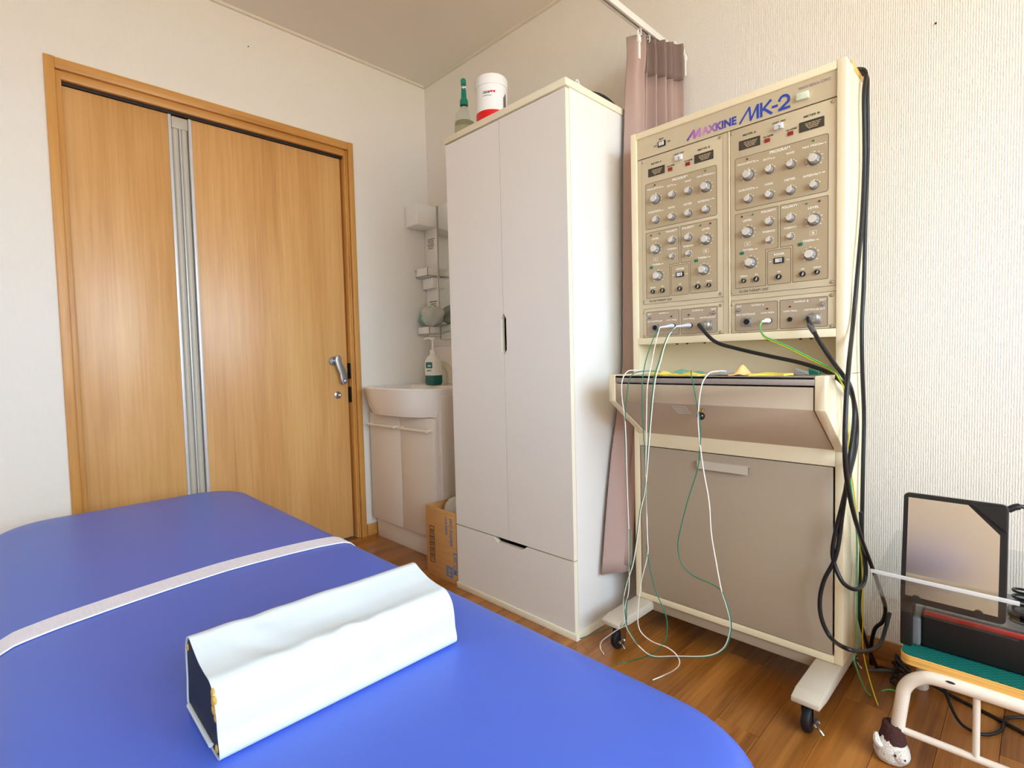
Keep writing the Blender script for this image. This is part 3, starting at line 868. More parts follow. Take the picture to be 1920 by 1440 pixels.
# soap pump bottle
c = PX(813, 715, 2, BZ1); 
bx, by = -0.165, PX(813, 700, 0, -0.165).y
pb = thing('soap_dispenser', 'pump bottle half full of green soap on the basin edge', 'bottle', (bx, by, BZ1))
k = 0.5
zt = PX(813, 630, 0, bx).z
h = zt - BZ1
def rrect(hx, hy, r, n=5):
    out = []
    for cx, cy, a0 in ((hx - r, hy - r, 0), (-hx + r, hy - r, 90), (-hx + r, -hy + r, 180), (hx - r, -hy + r, 270)):
        for i in range(n + 1):
            a = math.radians(a0 + 90 * i / n); out.append((cx + r * math.cos(a), cy + r * math.sin(a)))
    return out
def loft(mb, secs, cx, cy):
    bm = mb.bm; rings = []
    for hx, hy, r, z in secs: rings.append([bm.verts.new((cx + x, cy + y, z)) for x, y in rrect(hx, hy, r)])
    for A, B in zip(rings, rings[1:]):
        n = len(A)
        for i in range(n):
            f = bm.faces.new((A[i], A[(i + 1) % n], B[(i + 1) % n], B[i])); f.material_index = mb.mi
    for r_ in (rings[0], rings[-1]):
        f = bm.faces.new(r_); f.material_index = mb.mi
    bmesh.ops.recalc_face_normals(bm, faces=bm.faces)
    return mb
hb = h * 0.62
link('bottle_body', loft(MB(), [(0.030, 0.040, 0.012, BZ1 + hb * 0.30), (0.031, 0.041, 0.012, BZ1 + hb * 0.5), (0.030, 0.040, 0.014, BZ1 + hb * 0.78), (0.022, 0.030, 0.014, BZ1 + hb * 0.92), (0.013, 0.015, 0.012, BZ1 + hb)], bx, by), 'plastic_white', pb)
link('soap', loft(MB(), [(0.027, 0.037, 0.012, BZ1 - 0.002), (0.031, 0.041, 0.012, BZ1 + 0.008), (0.031, 0.041, 0.012, BZ1 + hb * 0.30)], bx, by), 'teal_liquid', pb)
mb = MB().m(0); mb.box(bx - 0.0318, bx - 0.031, by - 0.032, by + 0.022, BZ1 + hb * 0.54, BZ1 + hb * 0.74)
mb.m(1); bars(mb, 0.026, 0.008, on_x((bx - 0.0322, by - 0.008, BZ1 + hb * 0.62)), 4)
mb.m(0); bars(mb, 0.036, 0.006, on_x((bx - 0.0318, by - 0.004, BZ1 + hb * 0.46)), 4)
link('label', mb, ['teal_label', 'print_white'], pb)
mb = MB().lathe([(0.016, 0), (0.016, h * 0.10), (0.006, h * 0.11), (0.006, h * 0.30), (0.014, h * 0.31), (0.014, h * 0.36), (0, h * 0.37)], (bx, by, BZ1 + hb - 0.002), n=18)
mb.tube([(bx, by, BZ1 + h * 0.95), (bx - 0.02, by + 0.02, BZ1 + h * 0.955), (bx - 0.032, by + 0.032, BZ1 + h * 0.93)], 0.005, n=10, sub=4)
link('pump_head', mb, 'plastic_white', pb)

# cardboard carton standing on the floor
KX, KY0, KY1, KZ = -0.520, -0.628, -0.832, 0.292
ct = thing('carton', 'open brown copy paper carton on the floor beside the wardrobe', 'box', (-0.43, -0.73, 0))
t_ = 0.004; KB = -0.335
link('carton_wall', MB().box(KX, KX + t_, KY1, KY0, 0.0, KZ, 0.0006), 'cardboard', ct)
link('carton_wall', MB().box(KB - t_, KB, KY1, KY0, 0.0, KZ, 0.0006), 'cardboard', ct)
link('carton_wall', MB().box(KX + t_, KB - t_, KY0 - t_, KY0, 0.0, KZ, 0.0006), 'cardboard', ct)
link('carton_wall', MB().box(KX + t_, KB - t_, KY1, KY1 + t_, 0.0, KZ, 0.0006), 'cardboard', ct)
link('carton_base', MB().box(KX + t_, KB - t_, KY1 + t_, KY0 - t_, 0.0, 0.004), 'cardboard', ct)
def rot_x(c, deg):
    """lettering turned on the -x face"""
    c = Vector(c); a = math.radians(deg); ca, sa = math.cos(a), math.sin(a)
    return lambda u, v: Vector((c.x, c.y - (u * ca - v * sa), c.z + (u * sa + v * ca)))
mb = MB(); xx = KX - 0.0006
text_into(mb, 'PPC PAPER', 0.115, 0.020, rot_x((xx, KY1 + 0.035, KZ - 0.085), -90), bold=0.03)
text_into(mb, 'OA300S', 0.075, 0.016, rot_x((xx, KY1 + 0.065, KZ - 0.062), -90), bold=0.03)
mb.box(xx, KX, KY1 + 0.028, KY1 + 0.072, 0.022, 0.066)
text_into(mb, 'EXCOM', 0.09, 0.026, rot_x((xx, KY1 + 0.012, 0.085), -90), bold=0.02)
mb.m(1)
yc = KY0 - 0.040
for k in range(16):
    z = 0.068 + k * 0.0085; hgt = 0.0018 + 0.0028 * ((k * 7) % 3) / 2
    mb.box(xx, KX, yc - 0.012, yc + 0.012, z, z + hgt)
for (a, b_, c_, d_) in ((yc - 0.017, yc + 0.017, 0.056, 0.0585), (yc - 0.017, yc + 0.017, 0.2075, 0.21), (yc - 0.017, yc - 0.0145, 0.056, 0.21), (yc + 0.0145, yc + 0.017, 0.056, 0.21)):
    mb.box(xx, KX, a, b_, c_, d_)
mb.m(2); text_into(mb, 'A4', 0.030, 0.026, rot_x((xx - 0.0004, KY1 + 0.050, 0.044), -90), bold=0.02)
tag(link('carton_print', mb, ['carton_blue', 'carton_black', 'cardboard'], ct), kind='stuff')
# crumpled bag inside the carton
mb = MB()
def lump2(u, v):
    a = 2 * math.pi * u; p_ = math.pi * v; r = math.sin(p_)
    n_ = 0.10 * math.sin(4 * a + 2 * p_) + 0.08 * math.sin(7 * a - 3 * p_)
    return (-0.43 + 0.07 * r * math.cos(a) * (1 + n_), -0.735 + 0.08 * r * math.sin(a) * (1 + n_), 0.165 - 0.16 * math.cos(p_) * (1 + 0.3 * n_))
mb.grid(lump2, 26, 14, closed_u=True)
tag(link('rubbish_bag', mb, 'bag_plastic', angle=60), 'crumpled clear plastic bag inside the brown carton', 'bag')

# ================================================================== THERAPY MACHINE
MXF, MXR, MY0, MY1, MZ0, MZ1 = -0.330, -0.140, -1.533, -2.126, 0.112, 1.598
mc = thing('therapy_machine', 'tall cream electrotherapy cabinet on castors with two control panels', 'machine', (-0.24, -1.83, 0))
# side panels
link('side_panel', MB().box(MXF, -0.262, MY1, MY1 + 0.020, MZ0, MZ1, 0.002), 'cream', mc)
link('rear_cover', MB().box(-0.2612, MXR, MY1 + 0.002, MY1 + 0.020, MZ0, 0.842, 0.002), 'cream', mc)
link('rear_cover', MB().box(-0.2612, MXR, MY1 + 0.002, MY1 + 0.020, 0.8435, MZ1 - 0.004, 0.002), 'cream', mc)
link('side_panel', MB().box(MXF, MXR, MY0 - 0.020, MY0, MZ0, MZ1, 0.002), 'cream', mc)
YI0, YI1 = MY0 - 0.020, MY1 + 0.020
link('back_panel', MB().box(MXR - 0.006, MXR, YI1, YI0, MZ0, MZ1 - 0.004), 'cream', mc)
link('top_rail', MB().box(MXF, MXR - 0.006, YI1, YI0, 1.577, MZ1 - 0.001, 0.003), 'cream', mc)
link('shelf_rail', MB().box(MXF - 0.002, MXR - 0.006, YI1, YI0, 0.936, 0.957, 0.002), 'cream', mc)
link('niche_back', MB().box(-0.205, -0.200, YI1, YI0, 0.84, 0.936), 'cream', mc)
link('niche_panel', MB().box(-0.330, -0.205, YI0 - 0.0015, YI0, 0.84, 0.936), 'cream', mc)
for px in (1268, 1287, 1320, 1347, 1440, 1500, 1520):
    p = PX(px, 648 - (px - 1268) * 0.03, 0, MXF + 0.015)
    mb = MB().lathe([(0.0, 0.004), (0.003, 0.003), (0.0045, 0.0), (0, 0)], (MXF + 0.02, p.y, 0.936), n=8, direction=-1)
    link('underside_screw', mb, 'track_dark', mc)
# header with logo
XP = MXF + 0.006          # panel face plane (just inside the frame)
hd = link('header_panel', MB().box(XP, XP + 0.02, YI1, YI0, 1.5155, 1.577), 'panel_beige', mc)
link('panel_backing', MB().box(XP + 0.014, XP + 0.02, YI1, YI0, 0.957, 1.5155), 'panel_beige', mc)
XT = XP - 0.0005
def pp(px, py, x=None): return PX(px, py, 0, XP if x is None else x)
def px_text(mb, s, px, py, wpx, hpx, bold=0.01, x=None, shear=0.0):
    """lettering placed by its photo centre and its size in photo pixels"""
    c = pp(px, py, XT if x is None else x)
    a = pp(px - wpx / 2, py, XT); b = pp(px + wpx / 2, py, XT); t = pp(px, py - hpx / 2, XT); d = pp(px, py + hpx / 2, XT)
    text_into(mb, s, abs(a.y - b.y), abs(t.z - d.z), on_x((XT if x is None else x, c.y, c.z)), bold=bold, shear=shear)
# logo: MAXKINE then MK-2 in one print
mb = MB()
bl0 = pp(1289, 264, XT); bl1 = pp(1381, 232, XT)
zl = 0.5 * (bl0.z + bl1.z)
cap = 0.0225
yA = pp(1316, 255, XT).y
text_into(mb, 'AXKINE', yA - bl1.y, cap, on_x((XT, 0.5 * (yA + bl1.y), zl + cap * 0.5)), bold=0.042)
LOGO_M = (bl0.y, yA + 0.003, zl, cap)
k0 = pp(1389, 231, XT); k1 = pp(1469, 203, XT)
capk = 0.036
zk = 0.5 * (pp(1389, 231, XT).z + pp(1440, 217, XT).z)
yk = [pp(px, 215, XT).y for px in (1387, 1423, 1425, 1442, 1444, 1453, 1452, 1469)]
SK = [0]
def stroke(mb, pts, wd):
    """flat polyline stroke on the panel; pts (y, z)"""
    for (y0, z0), (y1, z1) in zip(pts, pts[1:]):
        d = Vector((0, y1 - y0, z1 - z0)); L = d.length
        if L < 1e-6: continue
        n = Vector((0, -d.z, d.y)) / L * wd / 2; e = d / L * wd * 0.2
        SK[0] += 1; xk = XT - 4e-5 * SK[0]
        A, B = Vector((xk, y0, z0)) - e, Vector((xk, y1, z1)) + e
        mb.poly([A - n, A + n, B + n, B - n])
zb, ztp = zk + 0.001, zk + capk
sw = 0.0062
_a, _b, _z, _c = LOGO_M; _w = _a - _b
for p_, q_ in (((_a, _z), (_a - _w * 0.48, _z + _c)), ((_a - _w * 0.48, _z + _c), (_a - _w * 0.52, _z)), ((_a - _w * 0.52, _z), (_b + 0.003, _z + _c)), ((_b + 0.003, _z + _c), (_b + 0.003, _z))):
    stroke(mb, [p_, q_], 0.0066)
# slanted M
stroke(mb, [(yk[0], zb), (yk[0] - 0.026, ztp)], sw * 0.8)
stroke(mb, [(yk[0] - 0.026, ztp), (yk[0] - 0.029, zb)], sw * 0.8)
stroke(mb, [(yk[0] - 0.029, zb), (yk[1] + 0.003, ztp)], sw * 0.8)
stroke(mb, [(yk[1] + 0.003, ztp), (yk[1] + 0.003, zb)], sw)
# K
yK = yk[1] - 0.006
stroke(mb, [(yK, zb), (yK, ztp)], sw)
stroke(mb, [(yK - 0.003, zb + capk * 0.45), (yK - 0.024, ztp)], sw)
stroke(mb, [(yK - 0.006, zb + capk * 0.52), (yK - 0.026, zb)], sw)
stroke(mb, [(yK - 0.028, zb + capk * 0.42), (yK - 0.040, zb + capk * 0.42)], sw)
y2 = yK - 0.044
two = []
for k in range(11):
    a = math.radians(175 - 205 * k / 10)
    two.append((y2 - 0.0125 - 0.0115 * math.cos(a), ztp - 0.012 + 0.0115 * math.sin(a)))
two += [(y2 - 0.001, zb + 0.001)]
stroke(mb, two, sw); stroke(mb, [(y2, zb + 0.002), (y2 - 0.026, zb + 0.002)], sw)
tag(link('logo', mb, 'logo_print', hd, smooth=False), kind='stuff')
mb = MB(); px_text(mb, 'MINATO MEDICAL SCIENCE', 1527, 157, 60, 5.2, 0.0)
mat('print_purple', (122, 104, 132), 0.6)
tag(link('maker_name', mb, 'print_purple', hd, smooth=False), kind='stuff')
mb = MB(); px_text(mb, 'MAIN', 1240, 260, 8, 3.4); px_text(mb, 'OFF', 1228, 274.5, 6, 3.4); px_text(mb, 'ON', 1254, 264.5, 5.5, 3.4)
tag(link('header_lettering', mb, 'print_black', hd, smooth=False), kind='stuff')
def rocker(c, w_, h_, parent):
    mb = MB().box(XP - 0.003, XP + 0.002, c.y - w_ / 2, c.y + w_ / 2, c.z - h_ / 2, c.z + h_ / 2, 0.0008)
    mb.m(1)
    rw, rh = w_ * 0.62, h_ * 0.66
    P = [(XP - 0.003, c.y + rw / 2), (XP - 0.0055, c.y + rw / 2), (XP - 0.0045, c.y - rw * 0.2), (XP - 0.0095, c.y - rw / 2), (XP - 0.003, c.y - rw / 2)]
    mb.prism(P, 2, c.z - rh / 2, c.z + rh / 2)
    return link('rocker_switch', mb, ['black_gloss', 'btn_clear'], parent)
rocker(pp(1241, 269.7), 0.0255, 0.0165, hd)
c = pp(1505, 180, XP - 0.005)
link('header_button', MB().box(XP - 0.010, XP + 0.002, c.y - 0.014, c.y + 0.014, c.z - 0.0085, c.z + 0.0085, 0.0015), 'btn_pale', hd)

# ---- therapy units: everything measured on the right-hand unit, repeated on the left one
SHIFT = pp(1321.7, 348.6, XP - 0.01).y - pp(1525.3, 296.7, XP - 0.01).y     # left minus right
def z3(a, b): return 1350 + a / 5.76, 130 + b / 5.76
def z4(a, b): return 1350 + a / 5.76, 360 + b / 5.76
def z6(a, b): return 1360 + a / 6.857, 540 + b / 6.857
YU0, YU1 = pp(1369, 252).y, YI1 + 0.001           # right unit plate: left and right edges
ZU1, ZU0 = 1.5125, 1.0625
ZO1, ZO0 = 1.0475, 0.9585
def yz(pt, x=None): v = pp(pt[0], pt[1], x); return v.y, v.z
def regular(pts, closed=True):
    """snap nearly level / upright edges so the printed fields are square"""
    return pts
def knob_bm(r, hgt):
    mb = MB()
    mb.m(2).lathe([(r * 1.22, 0), (r * 1.22, hgt * 0.10), (r * 1.05, hgt * 0.14)], (0, 0, 0), axis=0, n=28, direction=-1)
    mb.m(0).lathe([(r * 1.05, hgt * 0.12), (r * 1.0, hgt * 0.2), (r * 0.86, hgt * 0.93), (r * 0.80, hgt)], (0, 0, 0), axis=0, n=28, direction=-1)
    mb.m(1).lathe([(r * 0.80, hgt * 1.0), (r * 0.76, hgt * 1.04), (0, hgt * 1.04)], (0, 0, 0), axis=0, n=28, direction=-1)
    mb.m(3).box(-hgt * 0.9, -hgt * 0.1, -0.0006, 0.0006, r * 0.86, r * 1.06)
    me = bpy.data.meshes.new('knob'); mb.bm.to_mesh(me); mb.bm.free()
    for k in ('knob_side', 'knob_cap', 'knob_skirt', 'print_white'): me.materials.append(MATS[k])
    me.polygons.foreach_set('use_smooth', [True] * len(me.polygons)); me.set_sharp_from_angle(angle=math.radians(35))
    return me
KN = {'B': knob_bm(0.0122, 0.018), 'M': knob_bm(0.0088, 0.015), 'S': knob_bm(0.0064, 0.014)}
KR = {'B': 0.0122, 'M': 0.0088, 'S': 0.0064}
def simple_mesh(name, mb, mats):
    me = bpy.data.meshes.new(name); mb.bm.to_mesh(me); mb.bm.free()
    for k in mats: me.materials.append(MATS[k])
    me.polygons.foreach_set('use_smooth', [True] * len(me.polygons)); me.set_sharp_from_angle(angle=math.radians(35))
    return me
SCREW = simple_mesh('screw', MB().lathe([(0.0, 0.0016), (0.0012, 0.0016), (0.0018, 0.0026), (0.0042, 0.0018), (0.0052, 0.0), (0, 0)], (0, 0, 0), axis=0, n=14, direction=-1), ['brass'])
MATS['screw_metal'] = mat('screw_metal', (190, 178, 150), 0.35, metal=0.7)
SCREW.materials.clear(); SCREW.materials.append(MATS['screw_metal'])
mbx = MB().lathe([(0.0070, 0), (0.0072, 0.002), (0.0066, 0.008), (0.0058, 0.009), (0, 0.009)], (0, 0, 0), axis=0, n=20, direction=-1)
mbx.m(1)
for q in range(7):
    a0, a1 = math.radians(-70 + 140 * q / 7), math.radians(-70 + 140 * (q + 1) / 7)
    for r0, r1 in ((0.0034, 0.0043),):
        mbx.poly([(-0.0092, -r0 * math.cos(a0), r0 * math.sin(a0)), (-0.0092, -r1 * math.cos(a0), r1 * math.sin(a0)), (-0.0092, -r1 * math.cos(a1), r1 * math.sin(a1)), (-0.0092, -r0 * math.cos(a1), r0 * math.sin(a1))])
mbx.poly([(-0.0092, -0.0010, -0.0042), (-0.0092, -0.0020, -0.0042), (-0.0092, -0.0020, 0.0042), (-0.0092, -0.0010, 0.0042)])
FUSE = simple_mesh('fuse_cap', mbx, ['black_gloss', 'print_white'])
LEDR = simple_mesh('led', MB().lathe([(0.0026, 0), (0.0024, 0.002), (0.0014, 0.0036), (0, 0.004)], (0, 0, 0), axis=0, n=10, direction=-1), ['led_red'])
LEDG = simple_mesh('led_green', MB().lathe([(0.0026, 0), (0.0024, 0.002), (0.0014, 0.0036), (0, 0.004)], (0, 0, 0), axis=0, n=10, direction=-1), ['led_green'])
def inst(name, me, parent, y, z, x=None, rot=0.0):
    o = bpy.data.objects.new(name, me); COL.objects.link(o); o.parent = parent
    o.location = Vector((XP if x is None else x, y, z)) - ORG[parent.as_pointer()]
    o.rotation_euler = (rot, 0, 0)
    return o

def unit(dy, amber):
    U = link('control_unit', MB().box(XP, XP + 0.004, YU1 + dy, YU0 + dy, ZU0, ZU1, 0.0006), 'panel_beige', mc)
    sh = lambda p: (p[0] + dy, p[1])
    # printed fields
    fld = MB(); ln = MB()
    def field(pts, r=0.006):
        P = [sh(yz(p)) for p in pts]
        fld.poly([(XP - 0.0002, a, b) for a, b in P][::1])
        n = len(P)
        for i in range(n):
            (y0, z0), (y1, z1) = P[i], P[(i + 1) % n]
            d = Vector((0, y1 - y0, z1 - z0)); L = d.length; nn = Vector((0, -d.z, d.y)) / L * 0.0006
            A, B = Vector((XP - 0.0004, y0, z0)), Vector((XP - 0.0004, y1, z1))
            ln.poly([A - nn, A + nn, B + nn, B - nn])
    def rect(p_tl, p_br):
        y0, z1 = yz(p_tl); y1, z0 = yz(p_br)
        return y0, y1, z0, z1
    def field_yz(P0):
        P = [sh(p) for p in P0]
        fld.poly([(XP - 0.0002, a, b) for a, b in P])
        n = len(P)
        for i in range(n):
            (y0, z0), (y1, z1) = P[i], P[(i + 1) % n]
            d = Vector((0, y1 - y0, z1 - z0)); L = d.length; nn = Vector((0, -d.z, d.y)) / L * 0.0006
            A, B = Vector((XP - 0.0004, y0, z0)), Vector((XP - 0.0004, y1, z1))
            ln.poly([A - nn, A + nn, B + nn, B - nn])
    def rnd_rect(y0, y1, z0, z1, r=0.005):
        out = []
        for cy, cz, a0 in ((y0 - r, z1 - r, 90), (y0 - r, z0 + r, 180), (y1 + r, z0 + r, 270), (y1 + r, z1 - r, 0)):
            for i in range(4):
                a = math.radians(a0 + 90 * i / 3); out.append((cy - r * math.cos(a), cz + r * math.sin(a)))
        return out
    fy0 = 0.5 * (yz(z3(165, 975))[0] + yz(z4(165, 1040))[0]); fy1 = yz(z3(1172, 900))[0]
    pz1 = 0.5 * (yz(z3(165, 972))[1] + yz(z3(1170, 690))[1]); pz0 = 0.5 * (yz(z4(168, 200))[1] + yz(z3(1170, 1318))[1])
    field_yz(rnd_rect(fy0, fy1, pz0, pz1))
    lz1 = 0.5 * (yz(z4(165, 243))[1] + yz(z4(1170, 40))[1]); lz0 = 0.5 * (yz(z4(165, 1040))[1] + yz(z4(1165, 940))[1])
    ay = yz(z4(628, 370))[0]; by = yz(z4(652, 370))[0]
    nz = 0.5 * (yz(z4(560, 612))[1] + yz(z4(718, 588))[1])
    cy = yz(z4(495, 815))[0]; dy_ = yz(z4(785, 770))[0]
    field_yz([(fy0, lz1), (ay, lz1), (ay, nz), (cy, nz), (cy, lz0), (fy0, lz0)])
    field_yz([(by, lz1), (fy1, lz1), (fy1, lz0), (dy_, lz0), (dy_, nz), (by, nz)])
    py0, py1 = yz(z4(514, 820))[0], yz(z4(766, 790))[0]
    field_yz(rnd_rect(py0, py1, lz0, 0.5 * (yz(z4(512, 640))[1] + yz(z4(768, 598))[1]), 0.003))
    link('printed_field', fld, 'panel_field', U, smooth=False)
    link('printed_outline', ln, 'panel_line', U, smooth=False)
    # lettering
    wl, bl = MB(), MB()
    def T(mb, s, pt, w_, h_, bold=0.02):
        p = sh(yz(pt, XT)); k = yz((pt[0] + 1, pt[1]), XT); m_ = abs(k[0] - (p[0] - dy))
        kz = abs(yz((pt[0], pt[1] + 1), XT)[1] - p[1])
        text_into(mb, s, w_ / 5.76 * m_, h_ / 5.76 * kz, on_x((XT, p[0], p[1])), bold=bold)
    for s, pt, w_, h_ in (('METER A', z3(318, 693), 145, 20), ('METER B', z3(990, 490), 175, 22), ('ALARM', z3(518, 722), 108, 20), ('ALARM', z3(768, 648), 115, 21), ('UNIT. NO', z3(635, 567), 145, 19)):
        T(bl, s, pt, w_, h_)
    T(bl, 'PU-204 THERAPY UNIT', z4(365, 1062), 315, 26, 0.0)
    for s, pt, w_, h_ in (('PROGRAM', z3(645, 870), 215, 33), ('FREQUENCY', z3(282, 1015), 190, 23), ('DUTY', z3(508, 970), 85, 22), ('WAVE', z3(757, 903), 88, 22), ('MIX FREQ', z3(985, 828), 195, 26),
                          ('DURATION', z3(282, 1298), 165, 24), ('MODE', z3(525, 1238), 90, 23), ('METER', z3(755, 1188), 120, 24), ('INTERVAL', z3(980, 1143), 165, 25),
                          ('LEVEL', z4(295, 305), 100, 23), ('POLARITY', z4(525, 203), 160, 24), ('THERMO', z4(525, 425), 138, 22), ('A', z4(297, 560), 24, 24), ('TIMER', z4(300, 625), 105, 22),
                          ('POLARITY', z4(755, 155), 168, 25), ('LEVEL', z4(1010, 165), 118, 25), ('THERMO', z4(757, 385), 145, 23), ('B', z4(1007, 440), 26, 26), ('TIMER', z4(945, 527), 112, 23), ('POWER', z4(640, 670), 112, 24),
                          ('500mA', z4(258, 908), 75, 17), ('5A', z4(393, 888), 34, 18), ('5A', z4(638, 860), 36, 18), ('5A', z4(895, 830), 38, 19), ('500mA', z4(1050, 810), 85, 19)):
        T(wl, s, pt, w_, h_, 0.03)
    for pt, s in ((z4(297, 560), 30), (z4(1007, 440), 33)):
        p = sh(yz(pt, XT)); hw, hh = 0.0078, 0.0056
        for a, b, c_, d_ in ((-hw, hw, -hh, -hh + 0.0007), (-hw, hw, hh - 0.0007, hh), (-hw, -hw + 0.0007, -hh, hh), (hw - 0.0007, hw, -hh, hh)):
            wl.poly([(XT, p[0] - a, p[1] + c_), (XT, p[0] - b, p[1] + c_), (XT, p[0] - b, p[1] + d_), (XT, p[0] - a, p[1] + d_)])
    # small units after some captions, switch on/off marks
    for pt, w_ in ((z3(390, 990), 45), (z3(572, 958), 35), (z3(1115, 795), 48), (z3(385, 1280), 45), (z3(1100, 1112), 52), (z4(375, 615), 50), (z4(1030, 515), 55), (z4(545, 752), 22), (z4(733, 728), 22)):
        p = sh(yz(pt, XT)); bars(wl, w_ / 5.76 * 0.0016, 0.0022, on_x((XT, p[0], p[1])), 2)
    knobs = [('B', z3(297, 1138)), ('M', z3(527, 1080)), ('M', z3(757, 1024)), ('B', z3(1010, 962)), ('M', z3(297, 1398)), ('M', z3(525, 1352)), ('M', z3(755, 1304)), ('M', z3(1008, 1246)),
             ('B', z4(290, 430)), ('M', z4(522, 318)), ('S', z4(522, 518)), ('B', z4(322, 760)), ('M', z4(752, 278)), ('B', z4(1006, 294)), ('S', z4(752, 478)), ('B', z4(968, 672))]
    rots = [0.6, 0.5, 0.4, 2.2, 0.3, -0.1, 0.2, 0.1, 2.4, 0.4, 0.3, 2.3, 0.35, 2.3, 0.4, 2.4]
    for (k, pt), r_ in zip(knobs, rots):
        y, z = sh(yz(pt, XP - 0.008))
        inst('knob', KN[k], U, y, z, rot=r_)
        R_ = KR[k] * 1.55
        nt_ = 9 if k != 'M' else 5
        a_lo, a_hi = (-130, 130) if k != 'M' else (-60, 60)
        for q in range(nt_):
            a = math.radians(a_lo + (a_hi - a_lo) * q / (nt_ - 1))
            cy_, cz_ = y - R_ * math.sin(a), z + R_ * math.cos(a)
            w_ = 0.0020 if q % 2 == 0 else 0.0011
            wl.poly([(XT, cy_ + w_, cz_ - 0.0009), (XT, cy_ - w_, cz_ - 0.0009), (XT, cy_ - w_, cz_ + 0.0009), (XT, cy_ + w_, cz_ + 0.0009)])
    tag(link('white_lettering', wl, 'print_white', U, smooth=False), kind='stuff')
    tag(link('black_lettering', bl, 'print_black', U, smooth=False), kind='stuff')
    for me, pt in ((LEDR, z3(295, 970)), (LEDG, z3(1010, 768)), (LEDR, z4(238, 268)), (LEDG, z4(355, 242)), (LEDG, z4(937, 125)), (LEDR, z4(1075, 97))):
        y, z = sh(yz(pt)); inst('led', me, U, y, z)
    for pt in (z4(255, 958), z4(390, 940), z4(632, 915), z4(890, 885), z4(1047, 863)):
        y, z = sh(yz(pt, XP - 0.004)); o = inst('fuse_cap', FUSE, U, y, z, rot=0.3)
        if pt in (z4(255, 958), z4(1047, 863)): o.scale = (0.9, 0.85, 0.85)
    for pt in (z3(125, 697), z3(1222, 342), z4(125, 1088), z4(1210, 970)):
        y, z = sh(yz(pt)); inst('screw', SCREW, U, y, z)
    # meters
    for (tl, br), key in (((z3(205, 735), z3(435, 860)), amber[0]), (((z3(855, 525)), z3(1128, 640)), amber[1])):
        pass
    def meter(cpt, wpx_l, wpx_r, key):
        c = sh(yz(cpt)); y0 = yz(wpx_l)[0] + dy; y1 = yz(wpx_r)[0] + dy
        h_ = 0.0225 if False else 0.0245
        mb = MB().m(0).box(XP - 0.0015, XP + 0.001, y1, y0, c[1] - h_ / 2, c[1] + h_ / 2, 0.0006)
        mb.m(1); xx = XP - 0.0019
        mb.poly([(xx, y0 - 0.003, c[1] - h_ * 0.45), (xx, y1 + 0.001, c[1] - h_ * 0.45), (xx, y1 + 0.001, c[1] + h_ * 0.36), (xx, y0 - 0.003, c[1] + h_ * 0.36)])
        mb.m(2); w_ = y0 - y1; xx = XP - 0.0022
        for q in range(4):
            zc = c[1] + h_ * (0.20 - 0.16 * q); L = w_ * (0.62 - 0.08 * q)
            bars(mb, L, 0.0012, on_x((xx, c[0] - 0.003, zc)), 5)
        A = Vector((xx, y0 - w_ * 0.25, c[1] + h_ * 0.10)); B = Vector((xx, y0 - w_ * 0.45, c[1] - h_ * 0.43)); n = Vector((0, 0.0005, 0.0002))
        mb.poly([A - n, A + n, B + n, B - n])
        link('meter', mb, ['meter_dark', key, 'meter_print'], U, smooth=False)
    meter(z3(320, 798), z3(205, 830), z3(435, 765), amber[0])
    meter(z3(992, 595), z3(855, 635), z3(1128, 560), amber[1])
    def square(name, pt, w_, h_, d_, m_, bev=0.0006):
        y, z = sh(yz(pt)); return link(name, MB().box(XP - d_, XP + 0.001, y - w_ / 2, y + w_ / 2, z - h_ / 2, z + h_ / 2, bev), m_, U)
    square('alarm_lamp', z3(513, 768), 0.0135, 0.0095, 0.003, 'alarm_red'); square('alarm_lamp', z3(763, 693), 0.0135, 0.0095, 0.003, 'alarm_red')
    square('timer_button', z4(240, 663), 0.0100, 0.0070, 0.003, 'btn_green'); square('timer_button', z4(870, 565), 0.0100, 0.0075, 0.003, 'btn_green')
    nb = square('unit_number', z3(640, 622), 0.0215, 0.0150, 0.009, 'btn_clear', 0.0015)
    y, z = sh(yz(z3(640, 622), XP - 0.009))
    mb = MB(); text_into(mb, '1' if dy > 0 else '2', 0.0032 if dy > 0 else 0.0065, 0.0085, on_x((XP - 0.0094, y, z)), bold=0.02)
    link('unit_number_print', mb, 'print_grey', U, smooth=False)
    y, z = sh(yz(z4(637, 740))); rocker(Vector((XP, y, z)), 0.0255, 0.0150, U)

    # ---- output panel below
    O = link('output_unit', MB().box(XP, XP + 0.004, YU1 + dy, YU0 + dy, ZO0, ZO1, 0.0006), 'panel_beige', mc)
    fld = MB(); ln = MB()
    oz1 = 0.5 * (yz(z6(128, 210))[1] + yz(z6(1315, 105))[1]); oz0 = 0.5 * (yz(z6(130, 555))[1] + yz(z6(1315, 495))[1])
    for ya_, yb_ in ((yz(z6(129, 380))[0], yz(z6(672, 340))[0]), (yz(z6(701, 340))[0], yz(z6(1315, 300))[0])):
        field_yz_(fld, ln, [sh(p) for p in rnd_rect(ya_, yb_, oz0, oz1, 0.003)])
    link('printed_field', fld, 'out_field', O, smooth=False); link('printed_outline', ln, 'panel_line', O, smooth=False)
    wl, bl = MB(), MB()
    def T6(mb, s, pt, w_, h_, bold=0.02):
        p = sh(yz(pt, XT)); m_ = abs(yz((pt[0] + 1, pt[1]), XT)[0] - (p[0] - dy)); kz = abs(yz((pt[0], pt[1] + 1), XT)[1] - p[1])
        text_into(mb, s, w_ / 6.857 * m_, h_ / 6.857 * kz, on_x((XT, p[0], p[1])), bold=bold)
